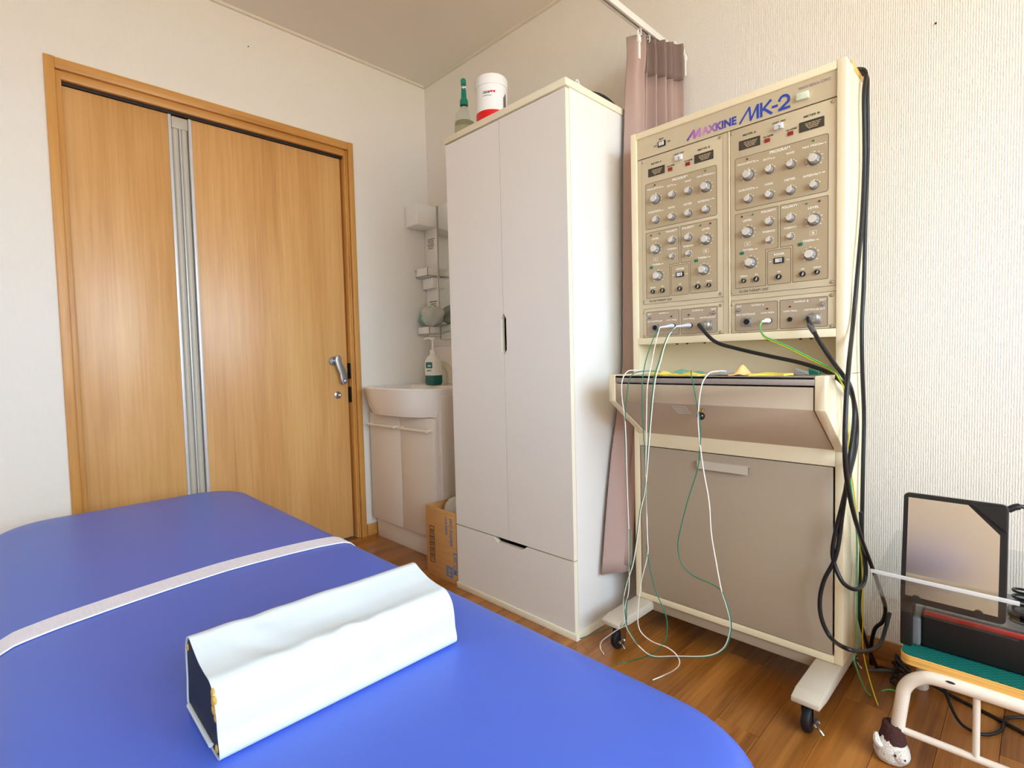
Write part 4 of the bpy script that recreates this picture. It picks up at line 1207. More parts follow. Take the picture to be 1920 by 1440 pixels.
    for s, pt, w_, h_ in (('EXT', z6(178, 238), 62, 22), ('OUTPUT. A', z6(415, 218), 165, 22), ('EXT HOTPULSE', z6(262, 340), 240, 22), ('LOW FREQ.', z6(545, 318), 175, 22), ('OUTPUT. B', z6(975, 172), 185, 24), ('LOW FREQ.', z6(838, 297), 185, 23), ('HOTPULSE EXT', z6(1150, 272), 270, 24), ('EXT', z6(1256, 148), 85, 24)):
        T6(wl, s, pt, w_, h_, 0.03)
    T6(bl, 'PU-204', z6(222, 573), 100, 15, 0.0)
    tag(link('white_lettering', wl, 'print_white', O, smooth=False), kind='stuff'); tag(link('black_lettering', bl, 'print_black', O, smooth=False), kind='stuff')
    for pt in (z6(82, 212), z6(1368, 90), z6(80, 562), z6(1365, 490)):
        y, z = sh(yz(pt)); inst('screw', SCREW, O, y, z)
    for pt in (z6(540, 265), z6(833, 240)):
        y, z = sh(yz(pt)); inst('led', LEDR, O, y, z)
    for pt, sgn in ((z6(178, 288), 1), (z6(1252, 206), 1)):
        y, z = sh(yz(pt))
        mb = MB().lathe([(0.0048, 0), (0.0048, 0.003), (0, 0.003)], (XP, y, z), axis=0, n=12, direction=-1)
        mb.tube([(XP - 0.002, y, z), (XP - 0.012, y + 0.003, z - 0.001)], 0.0024, n=8, sub=1)
        link('toggle_switch', mb, 'chrome', O)
    return U, O
def field_yz_(fld, ln, P):
    fld.poly([(XP - 0.0002, a, b) for a, b in P])
    n = len(P)
    for i in range(n):
        (y0, z0), (y1, z1) = P[i], P[(i + 1) % n]
        d = Vector((0, y1 - y0, z1 - z0)); L = d.length
        if L < 1e-6: continue
        nn = Vector((0, -d.z, d.y)) / L * 0.0006
        A, B = Vector((XP - 0.0004, y0, z0)), Vector((XP - 0.0004, y1, z1))
        ln.poly([A - nn, A + nn, B + nn, B - nn])
UR, OR = unit(0.0, ('meter_face', 'meter_face'))
UL, OL = unit(SHIFT, ('meter_face', 'meter_face'))
# divider strips between the units
yd = 0.5 * (YU0 + (YU1 + SHIFT))
link('divider', MB().box(XP - 0.001, XP + 0.004, YU0 + 0.0005, YU1 + SHIFT - 0.0005, 0.957, 1.5125), 'panel_beige', mc)
link('divider', MB().box(XP - 0.0035, XP + 0.004, YU0 + 0.0005, YU0 + 0.0035, 0.957, 1.5125, 0.0008), 'cream', mc)
link('cross_strip', MB().box(XP + 0.0005, XP + 0.004, YI1, YI0, ZO1 + 0.001, ZU0 - 0.001), 'panel_beige', mc)
link('edge_strip', MB().box(XP, XP + 0.004, YU0 + SHIFT + 0.0006, YI0, 0.957, 1.5125), 'panel_beige', mc)
# sockets and connectors
def sock_flange(pt, parent, dy):
    v = pp(*pt, XP - 0.003); y, z = v.y + dy, v.z
    mb = MB().box(XP - 0.003, XP, y - 0.012, y + 0.012, z - 0.012, z + 0.012, 0.001)
    mb.lathe([(0.0105, 0.003), (0.0105, 0.010), (0.0085, 0.010), (0.0085, 0.006), (0, 0.006)], (XP, y, z), axis=0, n=24, direction=-1)
    mb.m(1).lathe([(0.0084, 0.0065), (0.0084, 0.0075), (0, 0.0075)], (XP, y, z), axis=0, n=6, direction=-1)
    for a in (-1, 1):
        for b in (-1, 1): mb.m(0).lathe([(0.0015, 0.003), (0.0012, 0.004), (0, 0.004)], (XP, y + a * 0.0098, z + b * 0.0098), axis=0, n=8, direction=-1)
    return link('round_socket', mb, ['satin', 'case_black'], parent)
sock_flange(z6(280, 436), OR, 0); sock_flange(z6(280, 436), OL, SHIFT)
v = pp(*z6(830, 403))
mb = MB().lathe([(0.0062, 0), (0.0058, 0.003), (0.0035, 0.003), (0.0033, 0.0005), (0, 0.0005)], (XP, v.y, v.z), axis=0, n=18, direction=-1)
link('jack', mb, 'black_gloss', OR)
def connector(pt, dy, parent):
    v = pp(*pt, XP - 0.006); y, z = v.y + dy, v.z
    mb = MB().box(XP - 0.003, XP, y - 0.0135, y + 0.0135, z - 0.0135, z + 0.0135, 0.001)
    mb.lathe([(0.0120, 0.003), (0.0125, 0.008), (0.0115, 0.0085), (0.0120, 0.011), (0.0125, 0.020), (0.0095, 0.024), (0.0095, 0.034), (0.007, 0.040), (0, 0.040)], (XP, y, z), axis=0, n=24, direction=-1)
    mb.lathe([(0.0065, 0), (0.0065, 0.012), (0, 0.012)], (XP - 0.034, y + 0.004, z), axis=1, n=14, direction=1)
    return link('cable_connector', mb, 'satin', parent), Vector((XP - 0.040, y + 0.004, z))
conR, CRp = connector(z6(1150, 388), 0, OR)
conL, CLp = connector(z6(1150, 388), SHIFT, OL)

# ---- tray section
TXF, TY0, TY1, TZ1 = -0.498, -1.552, -2.128, 0.846
def bracket(ya, yb):
    P = [(MXF + 0.0, TZ1), (TXF, TZ1), (TXF, 0.768), (MXF, 0.652)]
    return MB().prism(P, 1, ya, yb, 0.0015)
link('tray_bracket', bracket(TY1, TY1 + 0.022), 'cream', mc)
link('tray_bracket', bracket(-1.5545, -1.5765), 'cream', mc)
ty0, ty1 = -1.577, TY1 + 0.0225
mb = MB().box(TXF + 0.001, -0.205, ty1, ty0, 0.838, TZ1 - 0.003)
mb.box(TXF + 0.001, TXF + 0.004, ty1, ty0, 0.824, TZ1 - 0.001, 0.001)
link('steel_top', mb, 'steel', mc)
P = [(TXF + 0.002, 0.820), (TXF + 0.002, 0.769), (MXF + 0.004, 0.653), (MXF + 0.004, 0.820)]
link('tray_drawer', MB().prism(P, 1, ty1 + 0.003, ty0 - 0.0015, 0.001), 'tray_greige', mc)
nrm = Vector((-(0.769 - 0.653), 0, -(0.166))).normalized()
def slant(y, t, off=0.0):
    return Vector((TXF + 0.002 + t * 0.170, y, 0.769 - t * 0.116)) + nrm * off
pk = PX(1318, 766, 0, -0.48)
s0 = slant(pk.y, 0.10)
mb = MB().tube([s0, s0 + nrm * 0.016], 0.0032, n=10, sub=1)
kn = link('knob_stem', mb, 'brass', mc)
link('ball_knob', MB().sphere(s0 + nrm * 0.022, 0.0105, 18), 'black_gloss', mc)
yl = PX(1281, 768, 0, -0.46).y
q4 = [slant(yl + 0.020, 0.06, 0.0004), slant(yl - 0.020, 0.06, 0.0004), slant(yl - 0.020, 0.26, 0.0004), slant(yl + 0.020, 0.26, 0.0004)]
mb = MB().poly(q4)
mb.m(1)
for q in range(4): bars(mb, 0.034, 0.0022, (lambda tq: (lambda u, v_: slant(yl - u, tq - v_ / 0.2, 0.0008)))(0.09 + 0.045 * q), 6)
link('rating_label', mb, ['plastic_white', 'print_grey'], mc, smooth=False)

# ---- lower cabinet
link('frame_rail', MB().box(MXF, MXF + 0.02, YI1, YI0, 0.614, 0.66, 0.001), 'cream', mc)
link('frame_rail', MB().box(MXF, MXF + 0.02, YI1, YI0, MZ0, 0.131, 0.001), 'cream', mc)
link('cabinet_floor', MB().box(MXF + 0.02, MXR - 0.006, YI1, YI0, MZ0, 0.13), 'cream', mc)
dr = link('cabinet_door', MB().box(MXF - 0.001, MXF + 0.008, YI1 + 0.0045, YI0 - 0.0045, 0.1335, 0.6115, 0.001), 'door_greige', mc)
hy0, hy1 = PX(1311, 870, 0, MXF).y, PX(1405, 885, 0, MXF).y
zc = 0.578
P = [(MXF - 0.001, zc + 0.012), (MXF - 0.014, zc + 0.012), (MXF - 0.014, zc - 0.012), (MXF - 0.0115, zc - 0.012), (MXF - 0.0115, zc + 0.0095), (MXF - 0.001, zc + 0.0095)]
link('pull_handle', MB().prism(P, 1, hy1, hy0), 'foot_paint', dr)
# base beam, feet, castors
link('base_beam', MB().box(MXF + 0.010, MXR, YI1 + 0.02, YI0 - 0.02, 0.078, MZ0, 0.002), 'door_greige', mc)
for ya, yb in ((MY1 + 0.002, MY1 + 0.062), (MY0 - 0.058, MY0 + 0.003)):
    P = [(-0.06, 0.111), (-0.487, 0.111), (-0.521, 0.103), (-0.521, 0.090), (-0.46, 0.082), (-0.06, 0.078)]
    ft = link('foot', MB().prism(P, 1, ya, yb, 0.003, 2), 'foot_paint', mc)
    yc = (ya + yb) / 2
    for xc in (-0.466, -0.105):
        # castor: plate, fork, wheel, axle, brake
        mb = MB().lathe([(0.014, 0), (0.014, 0.008), (0.009, 0.015), (0, 0.015)], (xc + 0.010, yc, 0.082), n=16, direction=-1)
        for sy in (0.0215, -0.0065):
            mb.prism([(xc + 0.028, 0.070), (xc - 0.008, 0.070), (xc - 0.010, 0.040), (xc - 0.007, 0.024), (xc + 0.007, 0.024), (xc + 0.028, 0.055)], 1, yc + sy - 0.0013, yc + sy + 0.0013)
        mb.box(xc - 0.008, xc + 0.026, yc - 0.0078, yc + 0.0228, 0.066, 0.070)
        cs = link('castor_fork', mb, 'chrome', ft)
        mb = MB().lathe([(0.004, -0.0105), (0.016, -0.0105), (0.0285, -0.009), (0.031, -0.005), (0.031, 0.005), (0.0285, 0.009), (0.016, 0.0105), (0.004, 0.0105)], (xc, yc + 0.0075, 0.031), axis=1, n=28)
        link('castor_wheel', mb, 'black_rubber', ft)
        mb = MB().lathe([(0.0050, 0), (0.0050, 0.008), (0.003, 0.010), (0, 0.010)], (xc, yc - 0.0078, 0.031), axis=1, n=12, direction=-1)
        mb.prism([(xc + 0.006, 0.036), (xc - 0.024, 0.036), (xc - 0.024, 0.028), (xc + 0.006, 0.022)], 1, yc - 0.013, yc - 0.0078, 0.0008)
        mb.tube([(xc - 0.016, yc - 0.010, 0.030), (xc - 0.020, yc - 0.020, 0.027), (xc - 0.022, yc - 0.030, 0.018)], 0.0028, n=8, sub=4)
        link('castor_brake', mb, 'chrome', ft)
# things on top of the machine
p = PX(1605, 121, 1, -2.105)
mb = MB().box(-0.262, -0.15, -2.122, -2.03, MZ1, MZ1 + 0.018, 0.002)
tag(link('wood_block', mb, 'ply_edge'), 'small pale wood block on the machine top under black cables', 'block')
mb = MB()
def mound(u, v):
    a = 2 * math.pi * u; r = math.sin(math.pi * v / 2)
    return (-0.20 + 0.055 * r * math.cos(a), -1.86 + 0.10 * r * math.sin(a), MZ1 + 0.001 + 0.050 * math.cos(math.pi * v / 2) ** 0.7)
mb.grid(mound, 26, 9, closed_u=True)
mat('brown_cover', (124, 92, 64), 0.8)
tag(link('brown_pouch', mb, 'brown_cover', angle=80), 'low brown pouch lying on top of the machine', 'pouch')

# ================================================================== TREATMENT BED
BX0, BX1, BY0, BY1 = -1.835, -1.158, -2.285, -0.300
bed = thing('treatment_bed', 'blue padded treatment table in front of the door', 'treatment table', (-1.5, -1.3, 0))
def round_outline(x0, x1, y0, y1, r, n=12):
    out = []
    for cx, cy, a0 in ((x1 - r, y1 - r, 0), (x0 + r, y1 - r, 90), (x0 + r, y0 + r, 180), (x1 - r, y0 + r, 270)):
        for i in range(n + 1):
            a = math.radians(a0 + 90 * i / n); out.append((cx + r * math.cos(a), cy + r * math.sin(a)))
    return out
def pad(z0, z1, prof, r, m_, name):
    mb = MB(); bm = mb.bm; rings = []
    for ins, z in prof:
        rings.append([bm.verts.new((x, y, z)) for x, y in round_outline(BX0 + ins, BX1 - ins, BY0 + ins, BY1 - ins, max(0.02, r - ins))])
    for A, B in zip(rings, rings[1:]):
        n = len(A)
        for i in range(n): bm.faces.new((A[i], A[(i + 1) % n], B[(i + 1) % n], B[i]))
    bm.faces.new(rings[0]); bm.faces.new(rings[-1])
    bmesh.ops.recalc_face_normals(bm, faces=bm.faces)
    return link(name, mb, m_, bed, angle=60)
BT = 0.452
pad(0, 0, [(0.012, 0.372), (0.002, 0.378), (0.0, 0.395), (0.001, 0.412), (0.007, 0.430), (0.018, 0.4405), (0.034, 0.4465), (0.06, 0.4492), (0.10, 0.4508), (0.17, 0.4516), (0.26, BT)], 0.15, 'bed_blue', 'mattress')
pad(0, 0, [(0.02, 0.340), (-0.007, 0.345), (-0.007, 0.386), (0.004, 0.392), (0.05, 0.392)], 0.15, 'bed_trim', 'edge_band')
mb = MB().box(BX0 + 0.06, BX1 - 0.06, BY0 + 0.10, BY1 - 0.10, 0.305, 0.345, 0.004)
link('base_frame', mb, 'bed_trim', bed)
for x in (BX0 + 0.10, BX1 - 0.10):
    for y in (BY0 + 0.18, BY1 - 0.18):
        link('leg', MB().box(x - 0.022, x + 0.022, y - 0.022, y + 0.022, 0.0, 0.306, 0.003), 'bed_trim', bed)
# strap over the bed
def bed_z(x):
    d = min(x - BX0, BX1 - x)
    prof = [(0.0, 0.395), (0.001, 0.412), (0.007, 0.430), (0.018, 0.4405), (0.034, 0.4465), (0.06, 0.4492), (0.10, 0.4508), (0.17, 0.4516), (0.26, BT)]
    if d <= 0: return 0.395
    for (d0, z0), (d1, z1) in zip(prof, prof[1:]):
        if d <= d1: return z0 + (z1 - z0) * (d - d0) / (d1 - d0)
    return BT
xs = [BX0 - 0.004] * 3 + [BX0 + v for v in (-0.002, 0.001, 0.004, 0.008, 0.013, 0.018, 0.026, 0.034, 0.05, 0.075)] 
n = 14
xs += [BX0 + 0.10 + (BX1 - BX0 - 0.20) * i / n for i in range(n + 1)]
xs += [BX1 - v for v in (0.075, 0.05, 0.034, 0.026, 0.018, 0.013, 0.008, 0.004, 0.001, -0.002)] + [BX1 + 0.004] * 3
zs = []
for i, x in enumerate(xs):
    if i < 3: zs.append((0.345, 0.37, 0.395)[i])
    elif i >= len(xs) - 3: zs.append((0.395, 0.37, 0.345)[i - len(xs) + 3])
    else: zs.append(bed_z(max(BX0, min(BX1, x))) + 0.0012)
def ystrap(x):
    t = (x - BX0) / (BX1 - BX0)
    return -1.262 + 0.085 * math.sin(min(1, t * 1.15 + 0.02) * math.pi / 2) - 0.028 * max(0, t - 0.55) / 0.45
mb = MB(); rows = []
prev = None
for i, (x, z) in enumerate(zip(xs, zs)):
    yc = ystrap(max(BX0, min(BX1, x)))
    nx = -1 if i < 6 else (1 if i >= len(xs) - 6 else 0)
    th = Vector((nx * 0.0025, 0, 0.0025 if nx == 0 else 0.001))
    cur_ = [mb.bm.verts.new((x, yc - 0.031, z)), mb.bm.verts.new((x, yc + 0.031, z)), mb.bm.verts.new(Vector((x, yc + 0.030, z)) + th), mb.bm.verts.new(Vector((x, yc - 0.030, z)) + th)]
    if prev:
        for k in range(4): mb.bm.faces.new((prev[k], prev[(k + 1) % 4], cur_[(k + 1) % 4], cur_[k]))
    else: mb.bm.faces.new(cur_)
    prev = cur_
mb.bm.faces.new(prev); bmesh.ops.recalc_face_normals(mb.bm, faces=mb.bm.faces)
tag(link('strap', mb, 'strap_cloth', angle=50), 'white cloth strap running across the blue treatment table', 'strap')

# bolster: navy core in a loose white vinyl sleeve
QX0, QX1, QY0, QY1 = -1.645, -1.304, -1.816, -1.688
QZ = BT + 0.0005
bo = thing('bolster', 'white vinyl bolster pillow with a dark open end on the blue table', 'pillow', ((QX0 + QX1) / 2, (QY0 + QY1) / 2, QZ))
def sleeve(u, v, inner=0.0):
    """u along x, v round the section (closed)"""
    x = QX0 + (QX1 - QX0) * u
    tz = 0.096 - 0.004 * u
    sag = 0.006 + 0.012 * math.sin(math.pi * u) 
    # section control points (y, z), counter-clockwise from front-bottom
    fb = 0.006 * math.sin(math.pi * u)
    C = [(QY0, 0.001), (QY0 - 0.001 + fb * 0.3, 0.03), (QY0 + 0.002 + fb * 0.7, 0.056), (QY0 + 0.009 + fb, tz - 0.021), (QY0 + 0.022, tz - 0.0115), (QY0 + 0.042, tz - 0.008 - sag * 0.25), (QY0 + 0.066, tz - 0.004 - sag * 0.3),
         (QY0 + 0.092, tz + 0.005 - sag * 0.25), (QY1 - 0.022, tz + 0.010 - sag * 0.1), (QY1 - 0.008, tz + 0.004), (QY1, tz - 0.016), (QY1 + 0.001, 0.045), (QY1, 0.001), ((QY0 + QY1) / 2, 0.0)]
    P = catmull([(0, a, b) for a, b in C], 6, True)
    k = int(round(v * len(P))) % len(P)
    p = P[k]
    y, z = p.y, max(0.0, p.z)
    # creases on the front and the top
    fr = math.exp(-((u - 0.52) / 0.16) ** 2)
    if y < QY0 + 0.03 and z > 0.02:
        y += 0.0042 * fr * math.sin(u * 40) * min(1, (z - 0.02) / 0.05)
    if z > tz - 0.03:
        z += 0.0013 * (math.exp(-((u - 0.22) / 0.13) ** 2) * math.sin(30 * u + 90 * (y - QY0)) + fr * 0.8 * math.sin(60 * (y - QY0) + 14 * u))
    if inner:
        cy, cz = (QY0 + QY1) / 2, 0.048
        y = cy + (y - cy) * (1 - inner); z = cz + (z - cz) * (1 - inner)
    return Vector((x, y, QZ + z))
nv = 84
mb = MB()
nu = 44
outer = [[mb.bm.verts.new(sleeve(i / (nu - 1), j / nv)) for j in range(nv)] for i in range(nu)]
inn = [[mb.bm.verts.new(sleeve(i / (nu - 1), j / nv, 0.035)) for j in range(nv)] for i in (0, 1, nu - 2, nu - 1)]
for A, B in zip(outer, outer[1:]):
    for j in range(nv): mb.bm.faces.new((A[j], A[(j + 1) % nv], B[(j + 1) % nv], B[j]))
for A, B in ((outer[0], inn[0]), (inn[0], inn[1]), (inn[2], inn[3]), (inn[3], outer[-1])):
    for j in range(nv): mb.bm.faces.new((A[j], A[(j + 1) % nv], B[(j + 1) % nv], B[j]))
bmesh.ops.recalc_face_normals(mb.bm, faces=mb.bm.faces)
link('sleeve', mb, 'vinyl_white', bo, angle=60)
CS = [(0.0, QX0 + 0.0015, 0.045), (0.03, QX0 + 0.012, 0.09)] + [(k / 12, QX0 + (QX1 - QX0) * k / 12, 0.14) for k in range(1, 12)] + [(0.97, QX1 - 0.012, 0.09), (1.0, QX1 - 0.0015, 0.045)]
mb = MB()
core = [[mb.bm.verts.new(Vector((x, sleeve(uu, j / nv, q_).y, sleeve(uu, j / nv, q_).z))) for j in range(0, nv, 2)] for uu, x, q_ in CS]
m_ = len(core[0])
for A, B in zip(core, core[1:]):
    for j in range(m_): mb.bm.faces.new((A[j], A[(j + 1) % m_], B[(j + 1) % m_], B[j]))
mb.bm.faces.new(core[0]); mb.bm.faces.new(core[-1])
bmesh.ops.recalc_face_normals(mb.bm, faces=mb.bm.faces)
link('core', mb, 'core_navy', bo, angle=40)
mb = MB()
for y, z, r in ((QY0 + 0.010, 0.066, 0.0065), (QY0 + 0.011, 0.056, 0.006), (QY0 + 0.013, 0.074, 0.005), (QY0 + 0.0085, 0.046, 0.0035), (QY1 - 0.010, 0.088, 0.0035), (QY0 + 0.009, 0.010, 0.004)):
    mb.sphere((QX0 + 0.001, y, QZ + z), r, 10, (0.45, 1, 1.25))
link('foam', mb, 'foam_yellow', bo)
mb = MB().tube([(QX0 - 0.0005, QY1 - 0.006, QZ + 0.010), (QX0 - 0.001, QY0 + 0.024, QZ + 0.0075)], 0.0028, n=8, sub=1)
link('bottom_hem', mb, 'vinyl_white', bo)

# ================================================================== STOOL WITH DEVICES
SX, SYL, SZT = -0.432, -2.258, 0.240
st = thing('step_stool', 'low step stool with green top and white steel tube legs', 'stool', (-0.27, -2.44, 0))
SYR = SYL - 0.36; SXB = -0.105
def arch(x):
    zc, r = SZT - 0.030, 0.064
    pts = [(x, SYL + 0.010, 0.004), (x, SYL + 0.004, 0.075), (x, SYL - 0.004, zc - r)]
    for k in range(1, 6):
        a = math.radians(90 * k / 6); pts.append((x, SYL - 0.004 - r + r * math.cos(a), zc - r + r * math.sin(a)))
    pts += [(x, SYL - 0.09, zc), (x, (SYL + SYR) / 2, zc), (x, SYR + 0.09, zc)]
    for k in range(1, 6):
        a = math.radians(90 - 90 * k / 6); pts.append((x, SYR + 0.004 + r - r * math.cos(a), zc - r + r * math.sin(a)))
    pts += [(x, SYR + 0.004, zc - r), (x, SYR - 0.004, 0.075), (x, SYR - 0.010, 0.004)]
    return pts
for x in (SX, SXB + 0.02):
    fr_ = link('tube_frame', MB().tube(arch(x), 0.0132, n=16, sub=4), 'tube_white', st)
    link('cross_bar', MB().tube([(x, SYL + 0.002, 0.072), (x, SYR - 0.002, 0.072)], 0.0075, n=12, sub=1), 'tube_white', fr_)
    for y in (SYL - 0.125, SYR + 0.125):
        link('strut', MB().tube([(x, y, SZT - 0.036), (x, y, 0.072)], 0.0062, n=12, sub=1), 'tube_white', fr_)
mb = MB()
for (y, z, s_) in ((SYL - 0.085, SZT - 0.022, 0.008), (SYL + 0.001, 0.118, 0.004)):
    mb.sphere((SX - 0.0118, y, z), s_, 8, (0.2, 1, 0.32))
link('paint_chip', mb, 'chip_dark', st)
TX0, TX1 = SX + 0.006, SXB
pts = [(x, y) for x, y in round_outline(TX0, TX1, SYR, SYL - 0.0 + 0.004, 0.022, 6)]
link('ply_board', MB().prism(pts, 2, SZT - 0.022, SZT - 0.001, 0.001), 'ply_edge', st)
pts = [(x, y) for x, y in round_outline(TX0 + 0.0015, TX1 - 0.0015, SYR + 0.0015, SYL + 0.0025, 0.021, 6)]
link('green_top', MB().prism(pts, 2, SZT - 0.0012, SZT + 0.0008), 'stool_green', st)
# knitted animal sock on the front leg, a plain rubber foot on the others
def sock(x, y):
    s = thing('leg_sock', 'fluffy white and brown knitted sock with a small animal face on stool leg', 'sock', (x, y, 0))
    mb = MB().lathe([(0.017, 0.0), (0.030, 0.004), (0.034, 0.016), (0.031, 0.030), (0.0235, 0.046), (0.0195, 0.058), (0.0165, 0.064), (0.0135, 0.064), (0.0135, 0.004), (0, 0.004)], (x - 0.004, y + 0.004, 0.0), n=24)
    rnd = random.Random(3)
    for v in mb.bm.verts:
        v.co += Vector((rnd.uniform(-1, 1), rnd.uniform(-1, 1), 0)) * 0.0011
    link('sock_body', mb, 'sock_white', s, angle=80)
    mb = MB().lathe([(0.0262, 0.043), (0.0245, 0.050), (0.0218, 0.062), (0.0190, 0.078), (0.0160, 0.082), (0.0150, 0.080)], (x - 0.002, y + 0.003, 0.0), n=24)
    for v in mb.bm.verts: v.co += Vector((rnd.uniform(-1, 1), rnd.uniform(-1, 1), rnd.uniform(-1, 1))) * 0.001
    link('sock_cuff', mb, 'sock_brown', s, angle=80)
    mb = MB().sphere((x - 0.024, y - 0.014, 0.024), 0.016, 14, (0.8, 1.0, 0.9))
    link('snout', mb, 'sock_white', s)
    mb = MB().tube([(x - 0.020, y + 0.030, 0.056), (x - 0.030, y + 0.026, 0.042), (x - 0.034, y + 0.016, 0.036)], lambda t: 0.007 * (0.5 + 1.1 * t * (1 - t) * 2), n=8, sub=4)
    link('ear', mb, 'sock_white', s)
    mb = MB()
    for yy, zz, xx in ((-0.008, 0.030, -0.0362), (-0.024, 0.026, -0.0322)): mb.sphere((x + xx, y + yy, zz), 0.0024, 8)
    mb.sphere((x - 0.0335, y + 0.020, 0.034), 0.0022, 8, (0.6, 1.3, 1))
    link('eye', mb, 'case_black', s)
sock(SX, SYL + 0.010)
mb = MB().lathe([(0.017, 0), (0.019, 0.004), (0.018, 0.03), (0.0134, 0.03)], (SXB + 0.02, SYL + 0.010, 0), n=16)
link('rubber_foot', mb, 'plastic_white', st)

# flat case with a red rim lying on the stool
CZ = SZT + 0.0008
CX0, CX1, CY0, CY1 = -0.368, -0.130, -2.285, -2.560
cs = thing('flat_case', 'flat black case with a red front edge lying on the green stool', 'case', (-0.25, -2.42, CZ))
link('case_body', MB().box(CX0, CX1, CY1, CY0, CZ, CZ + 0.078, 0.006, 3), 'case_black', cs)
link('red_edge', MB().box(CX0 - 0.0015, CX0 + 0.010, CY1 + 0.004, CY0 - 0.004, CZ + 0.074, CZ + 0.0825, 0.002), 'case_red', cs)
link('case_lid', MB().box(CX0 + 0.011, CX1 - 0.004, CY1 + 0.004, CY0 - 0.004, CZ + 0.076, CZ + 0.081, 0.001), 'black_gloss', cs)
mb = MB().box(CX0 - 0.004, -0.27, CY0 + 0.001, CY0 + 0.022, CZ, CZ + 0.064, 0.006, 3)
tag(link('grey_adapter', mb, 'case_grey'), 'grey plastic adapter between the black panel and the flat case', 'adapter')
# upright panel: black frame with a brushed steel plate
PXF = -0.385
pn = thing('steel_panel', 'upright black framed brushed steel panel standing on the stool', 'panel', (PXF, -2.34, CZ))
pTL = PX(1692, 924, 0, PXF); pTR = PX(1888, 954, 0, PXF); pBR = PX(1874, 1172, 0, PXF); pBL = PX(1673, 1207, 0, PXF)
ya, yb = pTL.y + 0.002, pTR.y - 0.002
zt = (pTL.z + pTR.z) / 2; zb = PX(1690, 1112, 0, PXF).z - 0.003
pts = round_outline(yb, ya, zb - 0.012, zt, 0.010, 5)
link('frame', MB().prism(pts, 0, PXF, PXF + 0.016, 0.0015), 'dev_black', pn)
# plate with a cut corner
yl_, yr_ = ya - 0.009, yb + 0.012
z1_, z0_ = zt - 0.010, zb + 0.002
P = [(yl_, z0_), (yl_, z1_), (PX(1813, 945, 0, PXF).y, z1_), (yr_, PX(1875, 1008, 0, PXF).z), (yr_, z0_)]
link('steel_plate', MB().prism(P, 0, PXF - 0.0012, PXF + 0.001), 'plate_steel', pn)
P = [(PX(1816, 945, 0, PXF).y, z1_ + 0.004), (yb + 0.002, z1_ + 0.004), (yb + 0.002, PX(1878, 1002, 0, PXF).z)]
link('corner_cap', MB().prism(P, 0, PXF - 0.006, PXF + 0.004, 0.001), 'dev_black', pn)
for py in (PX(1718, 1122, 0, PXF).y, PX(1835, 1150, 0, PXF).y):
    mb = MB().lathe([(0.009, 0), (0.0085, 0.006), (0, 0.0065)], (PXF, py, z0_ - 0.004), axis=0, n=18, direction=-1)
    link('clip', mb, 'dev_black', pn)
link('stand_leg', MB().box(PXF + 0.001, PXF + 0.05, ya - 0.022, ya, CZ, zb, 0.003), 'dev_black', pn)
mb = MB().tube([(PXF + 0.010, yb + 0.002, zt - 0.010), (PXF + 0.012, yb - 0.012, zt - 0.001), (PXF + 0.02, yb - 0.03, zt - 0.002), (PXF + 0.04, yb - 0.06, zt - 0.02), (PXF + 0.08, yb - 0.10, zt - 0.12), (PXF + 0.12, yb - 0.11, CZ + 0.09)], lambda t: 0.0042 if t > 0.25 else 0.0065, n=10, sub=6)
link('lead', mb, 'black_cable', pn)
# the panel leans back a little about its lower edge
TILT = math.radians(8)
for o_ in pn.children:
    if o_.name.startswith('stand_leg'): continue
    og = ORG[pn.as_pointer()]
    piv = Vector((PXF, 0, zb)) - og
    o_.data.transform(Matrix.Translation(piv) @ Matrix.Rotation(TILT, 4, 'Y') @ Matrix.Translation(-piv))
# acrylic stand in front of and beside the panel
ac = thing('acrylic_stand', 'clear acrylic stand with a front lip around the steel panel', 'stand', (-0.3, -2.36, CZ + 0.083))
az = CZ + 0.083
la = PX(1633, 1068, 0, -0.403); lb = PX(1886, 1128, 0, -0.403); zl_ = (la.z + lb.z) / 2
link('front_lip', MB().box(-0.406, -0.401, lb.y - 0.02, la.y, zl_ - 0.004, zl_ + 0.004, 0.001), 'acrylic_highlight', ac)
link('front_wall', MB().box(-0.405, -0.402, lb.y - 0.02, la.y - 0.004, az + 0.001, zl_ - 0.004, 0.0008), 'acrylic', ac)
link('base_sheet', MB().box(-0.352, -0.12, -2.55, la.y - 0.002, az + 0.0, az + 0.003, 0.0008), 'acrylic', ac)
P = [(-0.402, az + 0.003), (-0.402, az + 0.055), (-0.30, az + 0.075), (-0.13, az + 0.10), (-0.12, az + 0.003)]
link('side_wall', MB().prism(P, 1, la.y - 0.005, la.y - 0.002), 'acrylic', ac)
link('back_wall', MB().box(-0.123, -0.12, -2.55, la.y - 0.005, az + 0.003, az + 0.10, 0.0008), 'acrylic', ac)
# coiled black cable and round pad on the acrylic
mb = MB().lathe([(0, 0), (0.036, 0), (0.038, 0.003), (0.036, 0.007), (0, 0.008)], (-0.255, -2.455, az + 0.003), n=28)
tag(link('round_pad', mb, 'black_gloss'), 'black round pad on the acrylic sheet beside the steel panel', 'pad')
mb = MB()
pts = []
for k in range(46):
    a = k * 0.42; pts.append((-0.235 + 0.022 * math.cos(a), -2.447 + 0.020 * math.sin(a), az + 0.0145 + 0.0009 * k))
mb.tube(pts + [(-0.25, -2.48, az + 0.05), (-0.26, -2.53, az + 0.04)], 0.0028, n=8, sub=2)
tag(link('coiled_cable', mb, 'black_cable'), 'coiled black cable resting on the round pad', 'cable')

